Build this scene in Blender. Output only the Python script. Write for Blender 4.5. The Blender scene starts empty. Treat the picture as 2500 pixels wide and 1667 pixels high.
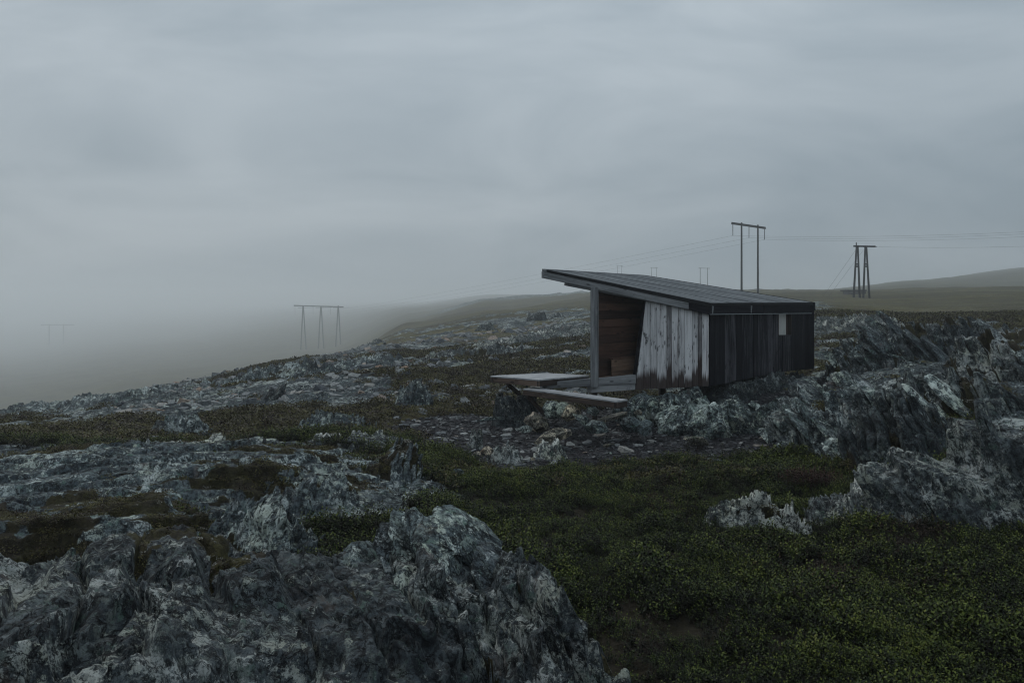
import bpy, bmesh, math, random
import numpy as np
from mathutils import Vector, Matrix

random.seed(7)
RNG = np.random.default_rng(11)
SC = bpy.context.scene
COL = SC.collection
R = math.radians

# ------------------------------------------------------------------ camera
F = 2000.0            # focal length in photograph pixels
HX, HY = 1250.0, 735.0   # principal column, horizon row of the photograph
CZ = 2.6              # eye height above the heath floor
cam_d = bpy.data.cameras.new('camera')
cam = bpy.data.objects.new('camera', cam_d)
COL.objects.link(cam)
cam.location = (0, 0, CZ)
cam.rotation_euler = (R(90), 0, 0)
cam_d.sensor_width = 36.0
cam_d.lens = 36.0 * F / 2500.0
cam_d.shift_y = (HY - 833.5) / 2500.0
cam_d.clip_start = 0.05
cam_d.clip_end = 9000
SC.camera = cam
SC.render.resolution_x, SC.render.resolution_y = 1024, 682

# ------------------------------------------------------------------ view / engine
SC.render.engine = 'CYCLES'
SC.view_settings.view_transform = 'Standard'
SC.view_settings.look = 'None'
SC.view_settings.gamma = 1.0
SC.view_settings.exposure = 0.0
SC.cycles.use_denoising = True
SC.cycles.max_bounces = 6
SC.cycles.diffuse_bounces = 2
SC.cycles.glossy_bounces = 2
SC.cycles.transmission_bounces = 2
SC.cycles.volume_bounces = 4
SC.cycles.use_adaptive_sampling = False
SC.cycles.filter_width = 1.1

# ------------------------------------------------------------------ world: overcast evening
SUN_EL, SUN_AZ = 44.0, -38.0     # azimuth measured from the view axis, + to the right
SKY_MUL = 1.0
world = bpy.data.worlds.new('World')
SC.world = world
world.use_nodes = True
nt = world.node_tree
nt.nodes.clear()
def N(tree, typ, **kw):
    n = tree.nodes.new(typ)
    for k, v in kw.items():
        setattr(n, k, v)
    return n
out = N(nt, 'ShaderNodeOutputWorld')
bg = N(nt, 'ShaderNodeBackground')
bg.inputs['Strength'].default_value = 0.10
sky = N(nt, 'ShaderNodeTexSky', sky_type='NISHITA')
sky.sun_disc = False
sky.sun_elevation = R(SUN_EL)
sky.sun_rotation = R(SUN_AZ)
sky.air_density = 1.0
sky.dust_density = 4.0
tc = N(nt, 'ShaderNodeTexCoord')
sep = N(nt, 'ShaderNodeSeparateXYZ')
nt.links.new(tc.outputs['Generated'], sep.inputs[0])
mp = N(nt, 'ShaderNodeMapping')
mp.inputs['Scale'].default_value = (1.5, 1.5, 5.0)
mp.inputs['Location'].default_value = (0.30, 0.0, 0.62)
mp.inputs['Rotation'].default_value = (0.0, R(4), 0.0)
nt.links.new(tc.outputs['Generated'], mp.inputs[0])
cn = N(nt, 'ShaderNodeTexNoise')
cn.inputs['Scale'].default_value = 1.5
cn.inputs['Detail'].default_value = 9.0
cn.inputs['Roughness'].default_value = 0.52
cn.inputs['Distortion'].default_value = 0.6
nt.links.new(mp.outputs[0], cn.inputs['Vector'])
cr = N(nt, 'ShaderNodeValToRGB')
cr.color_ramp.elements[0].position = 0.34
cr.color_ramp.elements[0].color = (2.72, 3.36, 3.88, 1)
cr.color_ramp.elements[1].position = 0.66
cr.color_ramp.elements[1].color = (4.40, 5.02, 5.50, 1)
nt.links.new(cn.outputs['Fac'], cr.inputs['Fac'])
# overcast luminance law: brighter towards the zenith
zl = N(nt, 'ShaderNodeMath', operation='MULTIPLY_ADD', use_clamp=False)
zc = N(nt, 'ShaderNodeMath', operation='MAXIMUM')
zc.inputs[1].default_value = 0.0
nt.links.new(sep.outputs['Z'], zc.inputs[0])
nt.links.new(zc.outputs[0], zl.inputs[0])
zl.inputs[1].default_value = 0.85
zl.inputs[2].default_value = 0.82
vm = N(nt, 'ShaderNodeVectorMath', operation='SCALE')
nt.links.new(cr.outputs['Color'], vm.inputs[0])
nt.links.new(zl.outputs[0], vm.inputs['Scale'])
mx = N(nt, 'ShaderNodeMixRGB')
mx.inputs['Fac'].default_value = 0.965       # cloud cover
nt.links.new(sky.outputs[0], mx.inputs['Color1'])
nt.links.new(vm.outputs[0], mx.inputs['Color2'])
nt.links.new(mx.outputs[0], bg.inputs['Color'])
nt.links.new(bg.outputs[0], out.inputs['Surface'])

sun_d = bpy.data.lights.new('sun', 'SUN')
sun_d.energy = 0.75
sun_d.angle = R(28)
sun_d.color = (1.0, 0.97, 0.93)
sun = bpy.data.objects.new('sun', sun_d)
COL.objects.link(sun)
sdir = Vector((math.sin(R(SUN_AZ)) * math.cos(R(SUN_EL)), math.cos(R(SUN_AZ)) * math.cos(R(SUN_EL)), math.sin(R(SUN_EL))))
sun.rotation_euler = sdir.to_track_quat('Z', 'Y').to_euler()

# ------------------------------------------------------------------ helpers
def P(px, py, d):
    """world point seen at photograph pixel (px,py) at depth d metres"""
    return Vector(((px - HX) / F * d, d, CZ - (py - HY) / F * d))

def tag(o, label=None, cat=None, group=None, kind=None):
    if label: o['label'] = label
    if cat: o['category'] = cat
    if group: o['group'] = group
    if kind: o['kind'] = kind
    return o

def empty(name, loc=(0, 0, 0), rz=0.0):
    o = bpy.data.objects.new(name, None)
    o.empty_display_size = 0.2
    o.location = loc
    o.rotation_euler = (0, 0, rz)
    COL.objects.link(o)
    return o

def link(name, me, mat=None, parent=None):
    o = bpy.data.objects.new(name, me)
    if mat is not None and not me.materials:
        me.materials.append(mat)
    COL.objects.link(o)
    if parent is not None:
        o.parent = parent
        o.matrix_parent_inverse = Matrix.Identity(4)
        if any(abs(c) > 1e-9 for c in parent.location):
            o.matrix_parent_inverse = Matrix.Translation(-Vector(parent.location))
    return o

# ---- numpy noise
_perm = RNG.permutation(65536).astype(np.int64)
_rv = RNG.random(65536)
def hsh(ix, iy, iz=0, seed=0):
    h = _perm[(ix + seed * 131) & 65535]
    h = _perm[(h + iy) & 65535]
    h = _perm[(h + iz) & 65535]
    return _rv[h]
def vn2(x, y, seed=0):
    x0 = np.floor(x); y0 = np.floor(y)
    fx = x - x0; fy = y - y0
    ix = x0.astype(np.int64); iy = y0.astype(np.int64)
    u = fx * fx * fx * (fx * (fx * 6 - 15) + 10); v = fy * fy * fy * (fy * (fy * 6 - 15) + 10)
    a = hsh(ix, iy, 0, seed); b = hsh(ix + 1, iy, 0, seed)
    c = hsh(ix, iy + 1, 0, seed); d = hsh(ix + 1, iy + 1, 0, seed)
    return (a + (b - a) * u) * (1 - v) + (c + (d - c) * u) * v     # 0..1
def fbm(x, y, octv=4, seed=0, gain=0.5):
    s = 0.0; a = 1.0; t = 0.0
    for i in range(octv):
        s = s + a * vn2(x, y, seed + i * 17); t += a
        x = x * 2.03 + 5.1; y = y * 2.03 - 3.7; a *= gain
    return s / t * 2 - 1                                            # -1..1
def ridged(x, y, octv=4, seed=0, gain=0.5):
    s = 0.0; a = 1.0; t = 0.0
    for i in range(octv):
        s = s + a * (1 - np.abs(vn2(x, y, seed + i * 17) * 2 - 1)); t += a
        x = x * 2.07 + 1.1; y = y * 2.07 - 2.7; a *= gain
    return s / t
def sstep(a, b, x):
    t = np.clip((x - a) / (b - a), 0, 1)
    return t * t * (3 - 2 * t)

# ------------------------------------------------------------------ terrain height (world metres)
# each column: photograph column px -> list of (depth, height above the eye)
TCOL = {
 -1400: [(1, -1.9), (5, -2.4), (12, -3.2), (25, -5), (50, -10), (120, -25), (520, -54), (1300, -78), (2600, -66), (4500, -34), (6800, -6)],
 -600: [(1, -1.9), (5, -2.4), (10, -2.8), (20, -3.8), (32, -5.2), (60, -11), (120, -24), (520, -53), (1300, -78), (2600, -66), (4500, -34), (6800, -6)],
 0:    [(1, -1.9), (4, -2.35), (6, -2.3), (9, -2.35), (14, -2.45), (20, -3.0), (26, -3.75), (32, -4.9), (45, -8), (80, -16), (150, -28), (520, -51), (1300, -76), (2600, -62), (4500, -32), (6800, -5)],
 400:  [(1, -1.9), (4, -2.35), (6, -2.35), (9, -2.2), (13, -2.4), (22, -2.95), (33, -3.7), (46, -4.7), (70, -8), (150, -20), (520, -41), (1150, -50), (2300, -38), (4200, -18), (6800, 0)],
 800:  [(1, -2.0), (4, -2.5), (6, -2.45), (8, -2.35), (11, -2.35), (16, -2.45), (25, -2.7), (40, -3.2), (65, -4.0), (110, -8.5), (260, -22), (530, -31), (850, -23), (1500, -17), (3000, -10), (6800, 4)],
 1000: [(1, -2.0), (4, -2.55), (6, -2.55), (9, -2.5), (13, -2.48), (18, -2.48), (26, -2.6), (45, -2.85), (70, -3.2), (110, -4.0), (200, -6.0), (300, -8.0), (420, -9.0), (750, -6.5), (1300, -7), (2800, -3), (6800, 6)],
 1200: [(1, -2.0), (4, -2.6), (6, -2.62), (9, -2.6), (12, -2.55), (15, -2.5), (20, -2.5), (28, -2.5), (45, -2.45), (70, -2.2), (120, -2.2), (240, -2.4), (400, 0.2), (500, 0.8), (640, -1.0), (950, 3.0), (1400, 12), (6800, 18)],
 1450: [(1, -2.0), (4, -2.65), (6, -2.62), (9, -2.6), (12, -2.5), (15, -2.42), (20, -2.4), (28, -2.25), (45, -1.75), (70, -1.2), (120, -0.9), (240, 0.9), (400, 4.9), (480, 5.0), (620, 3.6), (1000, 10), (6800, 18)],
 1700: [(1, -2.0), (4, -2.6), (6, -2.6), (9, -2.6), (13, -2.42), (16, -2.4), (19, -2.4), (25, -2.25), (40, -1.2), (80, 0.0), (130, 0.9), (200, 2.2), (400, 4), (1000, 12), (6800, 18)],
 2000: [(1, -2.0), (4, -2.6), (6, -2.6), (8, -2.62), (10, -2.5), (13, -2.35), (16, -2.2), (20, -2.15), (24, -2.0), (30, -1.55), (38, -1.05), (50, -0.6), (75, -0.2), (112, 0.05), (180, 1.7), (300, 3.4), (700, 8.5), (1100, 14), (6800, 20)],
 2250: [(1, -2.0), (4, -2.55), (6, -2.52), (8, -2.45), (10, -2.3), (13, -2.0), (16, -1.75), (20, -1.45), (28, -1.15), (40, -0.95), (60, -0.65), (110, 0.15), (190, 2.2), (300, 4.6), (720, 18), (1000, 19), (6800, 24)],
 2500: [(1, -2.0), (4, -2.5), (6, -2.45), (8, -2.3), (10, -2.05), (13, -1.7), (16, -1.5), (20, -1.3), (28, -1.2), (40, -0.95), (60, -0.5), (110, 0.8), (190, 2.8), (320, 6), (720, 29.5), (1000, 30), (6800, 28)],
 3200: [(1, -2.0), (4, -2.4), (8, -1.9), (12, -1.4), (20, -1.1), (40, -0.6), (110, 1.6), (320, 9), (720, 30), (6800, 27)],
 4200: [(1, -2.0), (4, -2.3), (8, -1.8), (20, -1.0), (60, 0), (200, 6), (720, 26), (6800, 25)],
}
_tk = sorted(TCOL)
_ang = np.array([math.atan2((k - HX) / F, 1.0) for k in _tk])
_ls = np.linspace(math.log(0.8), math.log(7000), 240)
_tab = []
for k, a in zip(_tk, _ang):
    pts = TCOL[k]
    c = math.cos(a)
    lx = [math.log(d / c) for d, _ in pts]; zz = [z for _, z in pts]
    v = np.interp(_ls, lx, zz)
    ker = np.array([1, 3, 5, 6, 5, 3, 1], float); ker /= ker.sum()
    v = np.convolve(np.pad(v, 3, mode='edge'), ker, mode='valid')
    _tab.append(v)
_tab = np.array(_tab)
def base_h(x, y):
    r = np.maximum(np.hypot(x, y), 0.81)
    a = np.arctan2(x, y)
    a = np.where(np.abs(a) > 2.2, np.sign(a) * 2.2, a)
    fi = np.interp(a, _ang, np.arange(len(_ang)))
    i0 = np.clip(np.floor(fi).astype(int), 0, len(_ang) - 2); ff = fi - i0
    ff = ff * ff * (3 - 2 * ff) * 0.6 + ff * 0.4
    lr = (np.log(r) - _ls[0]) / (_ls[1] - _ls[0])
    j0 = np.clip(np.floor(lr).astype(int), 0, len(_ls) - 2); fj = np.clip(lr - j0, 0, 1)
    g = lambda i, j: _tab[i, j]
    h0 = g(i0, j0) * (1 - fj) + g(i0, j0 + 1) * fj
    h1 = g(i0 + 1, j0) * (1 - fj) + g(i0 + 1, j0 + 1) * fj
    return CZ + h0 * (1 - ff) + h1 * ff

def px_of(x, y):
    return HX + F * x / np.maximum(y, 0.3)

def blob(x, y, cx, cy, rx, ry, rot=0.0, soft=0.35, seed=0, wob=0.35):
    c, s = math.cos(rot), math.sin(rot)
    u = ((x - cx) * c + (y - cy) * s) / rx; v = (-(x - cx) * s + (y - cy) * c) / ry
    r = np.hypot(u, v) + wob * fbm(x * 1.3 / max(rx, ry) * 2, y * 1.3 / max(rx, ry) * 2, 4, seed)
    return 1 - sstep(1 - soft, 1 + soft, r)

def masks(x, y):
    """gravel, rockiness of the ground at x,y"""
    g = blob(x, y, 0.9, 15.2, 3.0, 3.3, 0.25, 0.25, 3)                        # trodden ground below the shelter
    g = np.maximum(g, blob(x, y, 2.9, 14.2, 2.0, 1.4, -0.1, 0.25, 5))
    g = np.maximum(g, blob(x, y, 4.6, 17.6, 3.0, 2.2, 0.7, 0.2, 6, 0.2))           # ground under the floor, coloured gravel-dark to stand for the shade there
    g = np.maximum(g, blob(x, y, 8.35, 20.8, 0.55, 3.0, -0.55, 0.35, 9, 0.2))    # path behind the shelter
    r = np.hypot(x, y)
    n = fbm(x * 0.16 + 3.1, y * 0.16, 5, 21) + 0.35 * fbm(x * 1.1, y * 1.1, 3, 27)
    t_ = x / np.maximum(y, 1)
    n3 = fbm(x * 0.33 + 7, y * 0.33, 4, 23) + 0.4 * fbm(x * 1.4, y * 1.4, 3, 28)
    mid = sstep(0.10, 0.30, np.maximum(n + 0.06, n3 * 0.9)) * sstep(19, 25, r + 4 * n) * (1 - sstep(75, 140, r))
    rk = mid * (0.85 - 0.75 * sstep(0.36, 0.42, t_) * sstep(34, 46, r))
    pv = blob(x, y, -5.6, 11.0, 4.6, 3.1, 0.0, 0.2, 103, 0.3)                     # bedrock pavement on the left
    pv = np.maximum(pv, blob(x, y, -2.7, 9.3, 1.5, 1.1, 0.2, 0.25, 105))
    pv = np.maximum(pv, blob(x, y, -15.5, 28.0, 8.0, 5.0, 0.1, 0.25, 107))          # ridge at the far left
    pv = np.maximum(pv, blob(x, y, -9.0, 37.0, 9.0, 4.0, 0.0, 0.3, 109) * 0.8)
    pv = np.maximum(pv, blob(x, y, -0.6, 3.2, 3.6, 2.2, 0.0, 0.25, 111))
    pv = np.maximum(pv, blob(x, y, 8.4, 14.8, 3.1, 4.6, 0.15, 0.2, 113, 0.3))       # slanting rocks on the right
    pv = np.maximum(pv, blob(x, y, 12.0, 22.0, 6.0, 6.0, 0.0, 0.25, 115, 0.35))
    pv = np.maximum(pv, blob(x, y, 16.5, 37.0, 5.0, 6.0, 0.0, 0.3, 117) * 0.9)
    rk = np.maximum(rk, pv * sstep(-0.42, -0.12, n) * sstep(-0.40, -0.10, n3))
    hill = blob(x, y, 34, 400, 88, 80, 0, 0.4, 33)
    rk = np.maximum(rk, hill * 0.7)
    rk = rk * (1 - g)
    return g, rk

STRIKE = R(62)    # plan direction across the schist layering
def schist(x, y, sw=0.35, bl=0.9, seed=0, yaw=STRIKE, lean=0.0):
    """stepped layered relief 0..1"""
    c, s = math.cos(yaw), math.sin(yaw)
    u = x * c + y * s; v = -x * s + y * c
    u = u + 0.45 * sw * fbm(v * 0.7 / bl, u * 0.5 / sw, 3, seed + 1)
    v = v + 0.25 * bl * fbm(u * 0.9 / sw, v * 1.3 / bl, 2, seed + 2)
    q = u / sw
    s0 = np.floor(q); fr = q - s0
    si = s0.astype(np.int64)
    off = hsh(si, si * 0 + 3, 5, seed)
    bq = v / (bl * (0.6 + 0.9 * off)) + off * 9.7
    b0 = np.floor(bq); fb = bq - b0
    h = hsh(si, b0.astype(np.int64), 1, seed)
    tilt = (hsh(si, b0.astype(np.int64), 2, seed) - 0.5)
    edge = np.minimum(np.minimum(fr, 1 - fr) * sw, np.minimum(fb, 1 - fb) * bl * 1.5)
    crack = 1 - sstep(0.0, 0.05 * sw / 0.35 + 0.012, edge)
    return h * 0.75 + (fb - 0.5) * tilt * 0.7 + (fr - 0.5) * 0.25 - 0.30 * crack

def facets(u, v, su, sv, seed=0, tilt=1.0):
    """broken blocks: every cell of a jittered lattice is a flat face with its own height and tilt"""
    a = u / su; b = v / sv
    ia = np.floor(a).astype(np.int64); ib = np.floor(b).astype(np.int64)
    best = np.full(a.shape, 1e9); out_ = np.zeros(a.shape)
    for di in (-1, 0, 1):
        for dj in (-1, 0, 1):
            ci = ia + di; cj = ib + dj
            da = a - (ci + hsh(ci, cj, 11, seed)); db = b - (cj + hsh(ci, cj, 12, seed))
            d2 = da * da + db * db
            val = (hsh(ci, cj, 13, seed) * 2 - 1) * 0.8 + tilt * ((hsh(ci, cj, 14, seed) * 2 - 1) * da * 1.6 + (hsh(ci, cj, 15, seed) * 2 - 1) * db * 1.6)
            m = d2 < best
            best = np.where(m, d2, best); out_ = np.where(m, val, out_)
    return out_

def ground_z(x, y, detail=True):
    x = np.asarray(x, float); y = np.asarray(y, float)
    r = np.hypot(x, y)
    z = base_h(x, y)
    g, rk = masks(x, y)
    veg = (1 - g) * (1 - rk)
    z = z + veg * (1 - sstep(30, 80, r)) * (0.13 * fbm(x * 0.9, y * 0.9, 3, 41) + 0.085 * (ridged(x * 1.5, y * 1.5, 2, 43) - 0.55)) * sstep(1.5, 4, r)
    z = z + 0.35 * fbm(x * 0.12, y * 0.12, 3, 47) * sstep(16, 30, r) * (1 - 0.7 * sstep(0.33, 0.4, x / np.maximum(y, 1)))
    z = z + 1.2 * fbm(x * 0.03, y * 0.03, 4, 51) * sstep(60, 140, r)
    z = z + 4.2 * (ridged(x * 0.03, y * 0.03, 5, 57) - 0.55) * blob(x, y, 34, 400, 88, 80, 0, 0.4, 33)
    if detail:
        k = np.clip(r / 14.0, 0.8, 3.0)
        sc = schist(x, y, 0.55, 1.5, 61)
        cs_, sn_ = math.cos(STRIKE), math.sin(STRIKE)
        sc2 = facets(x * cs_ + y * sn_, -x * sn_ + y * cs_, 0.22, 0.45, 67) * 0.6
        amp = 0.17 * np.clip(r / 16.0, 0.8, 1.15)
        z = z + rk * (1 - sstep(120, 200, r)) * (amp * sc + 0.07 * sc2 + 0.05 * (ridged(x * 2.3, y * 2.3, 3, 71) - 0.5))
        z = z + g * 0.02 * fbm(x * 6, y * 6, 3, 73)
        z = z + veg * (1 - sstep(14, 40, r)) * 0.03 * fbm(x * 9, y * 9, 2, 79)
    return z

def add_attr(me, name, arr, typ='FLOAT'):
    at = me.attributes.new(name, typ, 'POINT')
    if typ == 'FLOAT':
        at.data.foreach_set('value', np.ascontiguousarray(arr, dtype=np.float32).ravel())
    elif typ == 'INT':
        at.data.foreach_set('value', np.ascontiguousarray(arr, dtype=np.int32).ravel())
    else:
        at.data.foreach_set('vector', np.ascontiguousarray(arr, dtype=np.float32).ravel())

def grid_mesh(name, X, Y, Z, wrap=False):
    n, m = X.shape
    co = np.empty((n * m, 3), np.float32)
    co[:, 0] = X.ravel(); co[:, 1] = Y.ravel(); co[:, 2] = Z.ravel()
    i = np.arange(n - 1)[:, None] * m + np.arange(m - 1)[None, :]
    q = np.stack([i, i + 1, i + m + 1, i + m], -1).reshape(-1, 4)
    if wrap:
        j = np.arange(n - 1) * m
        q = np.vstack([q, np.stack([j + m - 1, j, j + m, j + 2 * m - 1], -1)])
    me = bpy.data.meshes.new(name)
    me.vertices.add(n * m)
    me.vertices.foreach_set('co', co.ravel())
    nf = len(q)
    me.loops.add(nf * 4)
    me.loops.foreach_set('vertex_index', q.astype(np.int32).ravel())
    me.polygons.add(nf)
    me.polygons.foreach_set('loop_start', np.arange(nf, dtype=np.int32) * 4)
    me.polygons.foreach_set('loop_total', np.full(nf, 4, np.int32))
    me.update(calc_edges=True)
    return me

# ------------------------------------------------------------------ materials
def new_mat(name):
    m = bpy.data.materials.new(name)
    m.use_nodes = True
    t = m.node_tree
    t.nodes.clear()
    o = N(t, 'ShaderNodeOutputMaterial')
    b = N(t, 'ShaderNodeBsdfPrincipled')
    b.inputs['Roughness'].default_value = 0.9
    b.inputs['Specular IOR Level'].default_value = 0.25
    t.links.new(b.outputs[0], o.inputs['Surface'])
    return m, t, b

def noise(t, vec, scale, detail=4, rough=0.55, dist=0.0):
    n = N(t, 'ShaderNodeTexNoise')
    n.inputs['Scale'].default_value = scale
    n.inputs['Detail'].default_value = detail
    n.inputs['Roughness'].default_value = rough
    n.inputs['Distortion'].default_value = dist
    t.links.new(vec, n.inputs['Vector'])
    return n.outputs['Fac']
def ramp(t, fac, stops, interp='LINEAR'):
    n = N(t, 'ShaderNodeValToRGB')
    cr = n.color_ramp
    cr.interpolation = interp
    while len(cr.elements) < len(stops):
        cr.elements.new(0.5)
    for e, (p, c) in zip(cr.elements, stops):
        e.position = p
        e.color = (c, c, c, 1) if isinstance(c, (int, float)) else (*c, 1)
    t.links.new(fac, n.inputs['Fac'])
    return n.outputs['Color']
def mixc(t, fac, a, b, mode='MIX'):
    n = N(t, 'ShaderNodeMixRGB', blend_type=mode)
    for s, v in ((n.inputs['Fac'], fac), (n.inputs['Color1'], a), (n.inputs['Color2'], b)):
        if isinstance(v, (int, float)): s.default_value = v if s.type == 'VALUE' else (v, v, v, 1)
        elif isinstance(v, tuple): s.default_value = (*v, 1)
        else: t.links.new(v, s)
    return n.outputs['Color']
def math_(t, op, a, b=None, clamp=False):
    n = N(t, 'ShaderNodeMath', operation=op, use_clamp=clamp)
    for s, v in ((n.inputs[0], a), (n.inputs[1], b)):
        if v is None: continue
        if isinstance(v, (int, float)): s.default_value = v
        else: t.links.new(v, s)
    return n.outputs[0]
def attr(t, name, out='Fac'):
    n = N(t, 'ShaderNodeAttribute', attribute_name=name)
    return n.outputs[out]
def mapping(t, vec, scale=(1, 1, 1), rot=(0, 0, 0), loc=(0, 0, 0)):
    n = N(t, 'ShaderNodeMapping')
    n.inputs['Scale'].default_value = scale
    n.inputs['Rotation'].default_value = rot
    n.inputs['Location'].default_value = loc
    t.links.new(vec, n.inputs['Vector'])
    return n.outputs[0]
def bump(t, h, strength=0.5, dist=0.02, normal=None):
    n = N(t, 'ShaderNodeBump')
    n.inputs['Strength'].default_value = strength
    n.inputs['Distance'].default_value = dist
    t.links.new(h, n.inputs['Height'])
    if normal is not None: t.links.new(normal, n.inputs['Normal'])
    return n.outputs[0]

def rock_colour(t, pos, tint=(1, 1, 1), light=1.0):
    """lichen covered schist: colour and bump height"""
    st = mapping(t, pos, (1, 1, 1), (R(25), R(20), STRIKE))
    strat = mapping(t, st, (9, 2.2, 2.0))
    lo = noise(t, mapping(t, pos, loc=(1.2, 5.7, 3.3)), 0.75, 5, 0.6)           # where lichen is thick or thin
    n1 = noise(t, pos, 1.6, 6, 0.62)
    n2 = noise(t, strat, 1.6, 6, 0.70)
    n3 = noise(t, pos, 22, 5, 0.7)
    base = ramp(t, n1, [(0.32, (0.015, 0.020, 0.026)), (0.50, (0.050, 0.062, 0.070)), (0.68, (0.115, 0.135, 0.140))])
    base = mixc(t, 0.55, base, ramp(t, n2, [(0.38, (0.009, 0.012, 0.016)), (0.50, (0.058, 0.070, 0.077)), (0.66, (0.185, 0.208, 0.210))]))
    base = mixc(t, ramp(t, n3, [(0.42, 0.85), (0.54, 0.0)]), base, (0.008, 0.009, 0.011))
    # grey-green crust
    v1 = noise(t, pos, 9, 8, 0.78, 0.25)
    m1 = math_(t, 'MULTIPLY', ramp(t, v1, [(0.52, 0.0), (0.585, 0.85)]), ramp(t, lo, [(0.36, 0.15), (0.60, 1.0)]))
    base = mixc(t, m1, base, (0.185, 0.215, 0.195))
    v3 = noise(t, mapping(t, pos, loc=(14.2, 7.7, 3.1)), 6.0, 7, 0.76, 0.2)
    base = mixc(t, ramp(t, v3, [(0.57, 0.0), (0.64, 0.7)]), base, (0.085, 0.135, 0.110))
    # round map lichens, each its own patch
    wob = N(t, 'ShaderNodeVectorMath', operation='ADD')
    wn = N(t, 'ShaderNodeTexNoise'); wn.inputs['Scale'].default_value = 24; wn.inputs['Detail'].default_value = 4
    t.links.new(pos, wn.inputs['Vector'])
    wsc = N(t, 'ShaderNodeVectorMath', operation='SCALE'); wsc.inputs['Scale'].default_value = 0.07
    t.links.new(wn.outputs['Color'], wsc.inputs[0])
    t.links.new(pos, wob.inputs[0]); t.links.new(wsc.outputs[0], wob.inputs[1])
    for sc_, thr, col, dens in ((16, 0.42, (0.006, 0.007, 0.007), 0.60), (10, 0.34, (0.26, 0.275, 0.225), 0.90)):
        vo = N(t, 'ShaderNodeTexVoronoi'); vo.inputs['Scale'].default_value = sc_
        t.links.new(mapping(t, wob.outputs[0], loc=(sc_, 2.0, 1.0)), vo.inputs['Vector'])
        sx = N(t, 'ShaderNodeSeparateColor'); t.links.new(vo.outputs['Color'], sx.inputs[0])
        on = ramp(t, sx.outputs[0], [(dens, 0.0), (dens + 0.02, 1.0)])
        mk = math_(t, 'MULTIPLY', on, ramp(t, vo.outputs['Distance'], [(thr - 0.10, 0.85), (thr, 0.0)]))
        mk = math_(t, 'MULTIPLY', mk, ramp(t, n3, [(0.40, 0.0), (0.52, 1.0)]))
        base = mixc(t, mk, base, col)
    # ragged pale crusts of every size, gathered where lichen is thick
    v2 = noise(t, mapping(t, pos, loc=(4.2, 1.7, 9.1)), 7.0, 12, 0.82, 0.15)
    m2 = ramp(t, math_(t, 'ADD', v2, math_(t, 'MULTIPLY', math_(t, 'SUBTRACT', lo, 0.5), 0.55)), [(0.535, 0.0), (0.57, 0.9)])
    base = mixc(t, m2, base, ramp(t, n1, [(0.40, (0.30, 0.32, 0.27)), (0.56, (0.38, 0.40, 0.385))]))
    v6 = noise(t, mapping(t, pos, loc=(9.2, 13.7, 5.1)), 46, 4, 0.75)
    base = mixc(t, math_(t, 'MULTIPLY', ramp(t, v6, [(0.58, 0.0), (0.66, 0.6)]), ramp(t, lo, [(0.42, 0.0), (0.58, 1.0)])), base, (0.300, 0.315, 0.290))
    base = mixc(t, ramp(t, v6, [(0.36, 0.8), (0.44, 0.0)]), base, (0.007, 0.008, 0.009))
    v7 = noise(t, mapping(t, pos, loc=(19.2, 3.7, 15.1)), 120, 3, 0.8)
    base = mixc(t, ramp(t, v7, [(0.34, 0.7), (0.44, 0.0)]), base, (0.006, 0.007, 0.008))
    base = mixc(t, math_(t, 'MULTIPLY', ramp(t, v7, [(0.58, 0.0), (0.66, 0.45)]), ramp(t, lo, [(0.40, 0.1), (0.60, 1.0)])), base, (0.26, 0.275, 0.26))
    # hairline cracks along the layering and across it
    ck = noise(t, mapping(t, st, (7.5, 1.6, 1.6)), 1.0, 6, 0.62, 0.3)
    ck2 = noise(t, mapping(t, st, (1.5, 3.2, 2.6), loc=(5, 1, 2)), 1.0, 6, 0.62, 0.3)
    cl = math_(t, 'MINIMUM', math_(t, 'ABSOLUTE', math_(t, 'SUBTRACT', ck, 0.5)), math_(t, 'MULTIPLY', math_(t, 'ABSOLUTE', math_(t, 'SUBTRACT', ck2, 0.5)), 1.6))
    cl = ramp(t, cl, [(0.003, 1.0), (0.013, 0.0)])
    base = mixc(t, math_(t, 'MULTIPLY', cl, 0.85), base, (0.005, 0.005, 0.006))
    v5 = noise(t, mapping(t, pos, loc=(2.2, 33.7, 3.1)), 2.6, 5, 0.7, 0.2)
    base = mixc(t, ramp(t, v5, [(0.60, 0.0), (0.72, 0.45)]), base, (0.150, 0.115, 0.098))
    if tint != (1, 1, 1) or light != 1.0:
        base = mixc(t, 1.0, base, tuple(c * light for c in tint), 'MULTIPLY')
    h = math_(t, 'ADD', math_(t, 'SUBTRACT', math_(t, 'ADD', math_(t, 'MULTIPLY', n3, 0.9), math_(t, 'MULTIPLY', v7, 0.14)), math_(t, 'SUBTRACT', math_(t, 'MULTIPLY', cl, 0.8), math_(t, 'MULTIPLY', v6, 0.35))), math_(t, 'ADD', math_(t, 'MULTIPLY', n2, 1.3), math_(t, 'MULTIPLY', v1, 0.7)))
    return base, h

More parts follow.
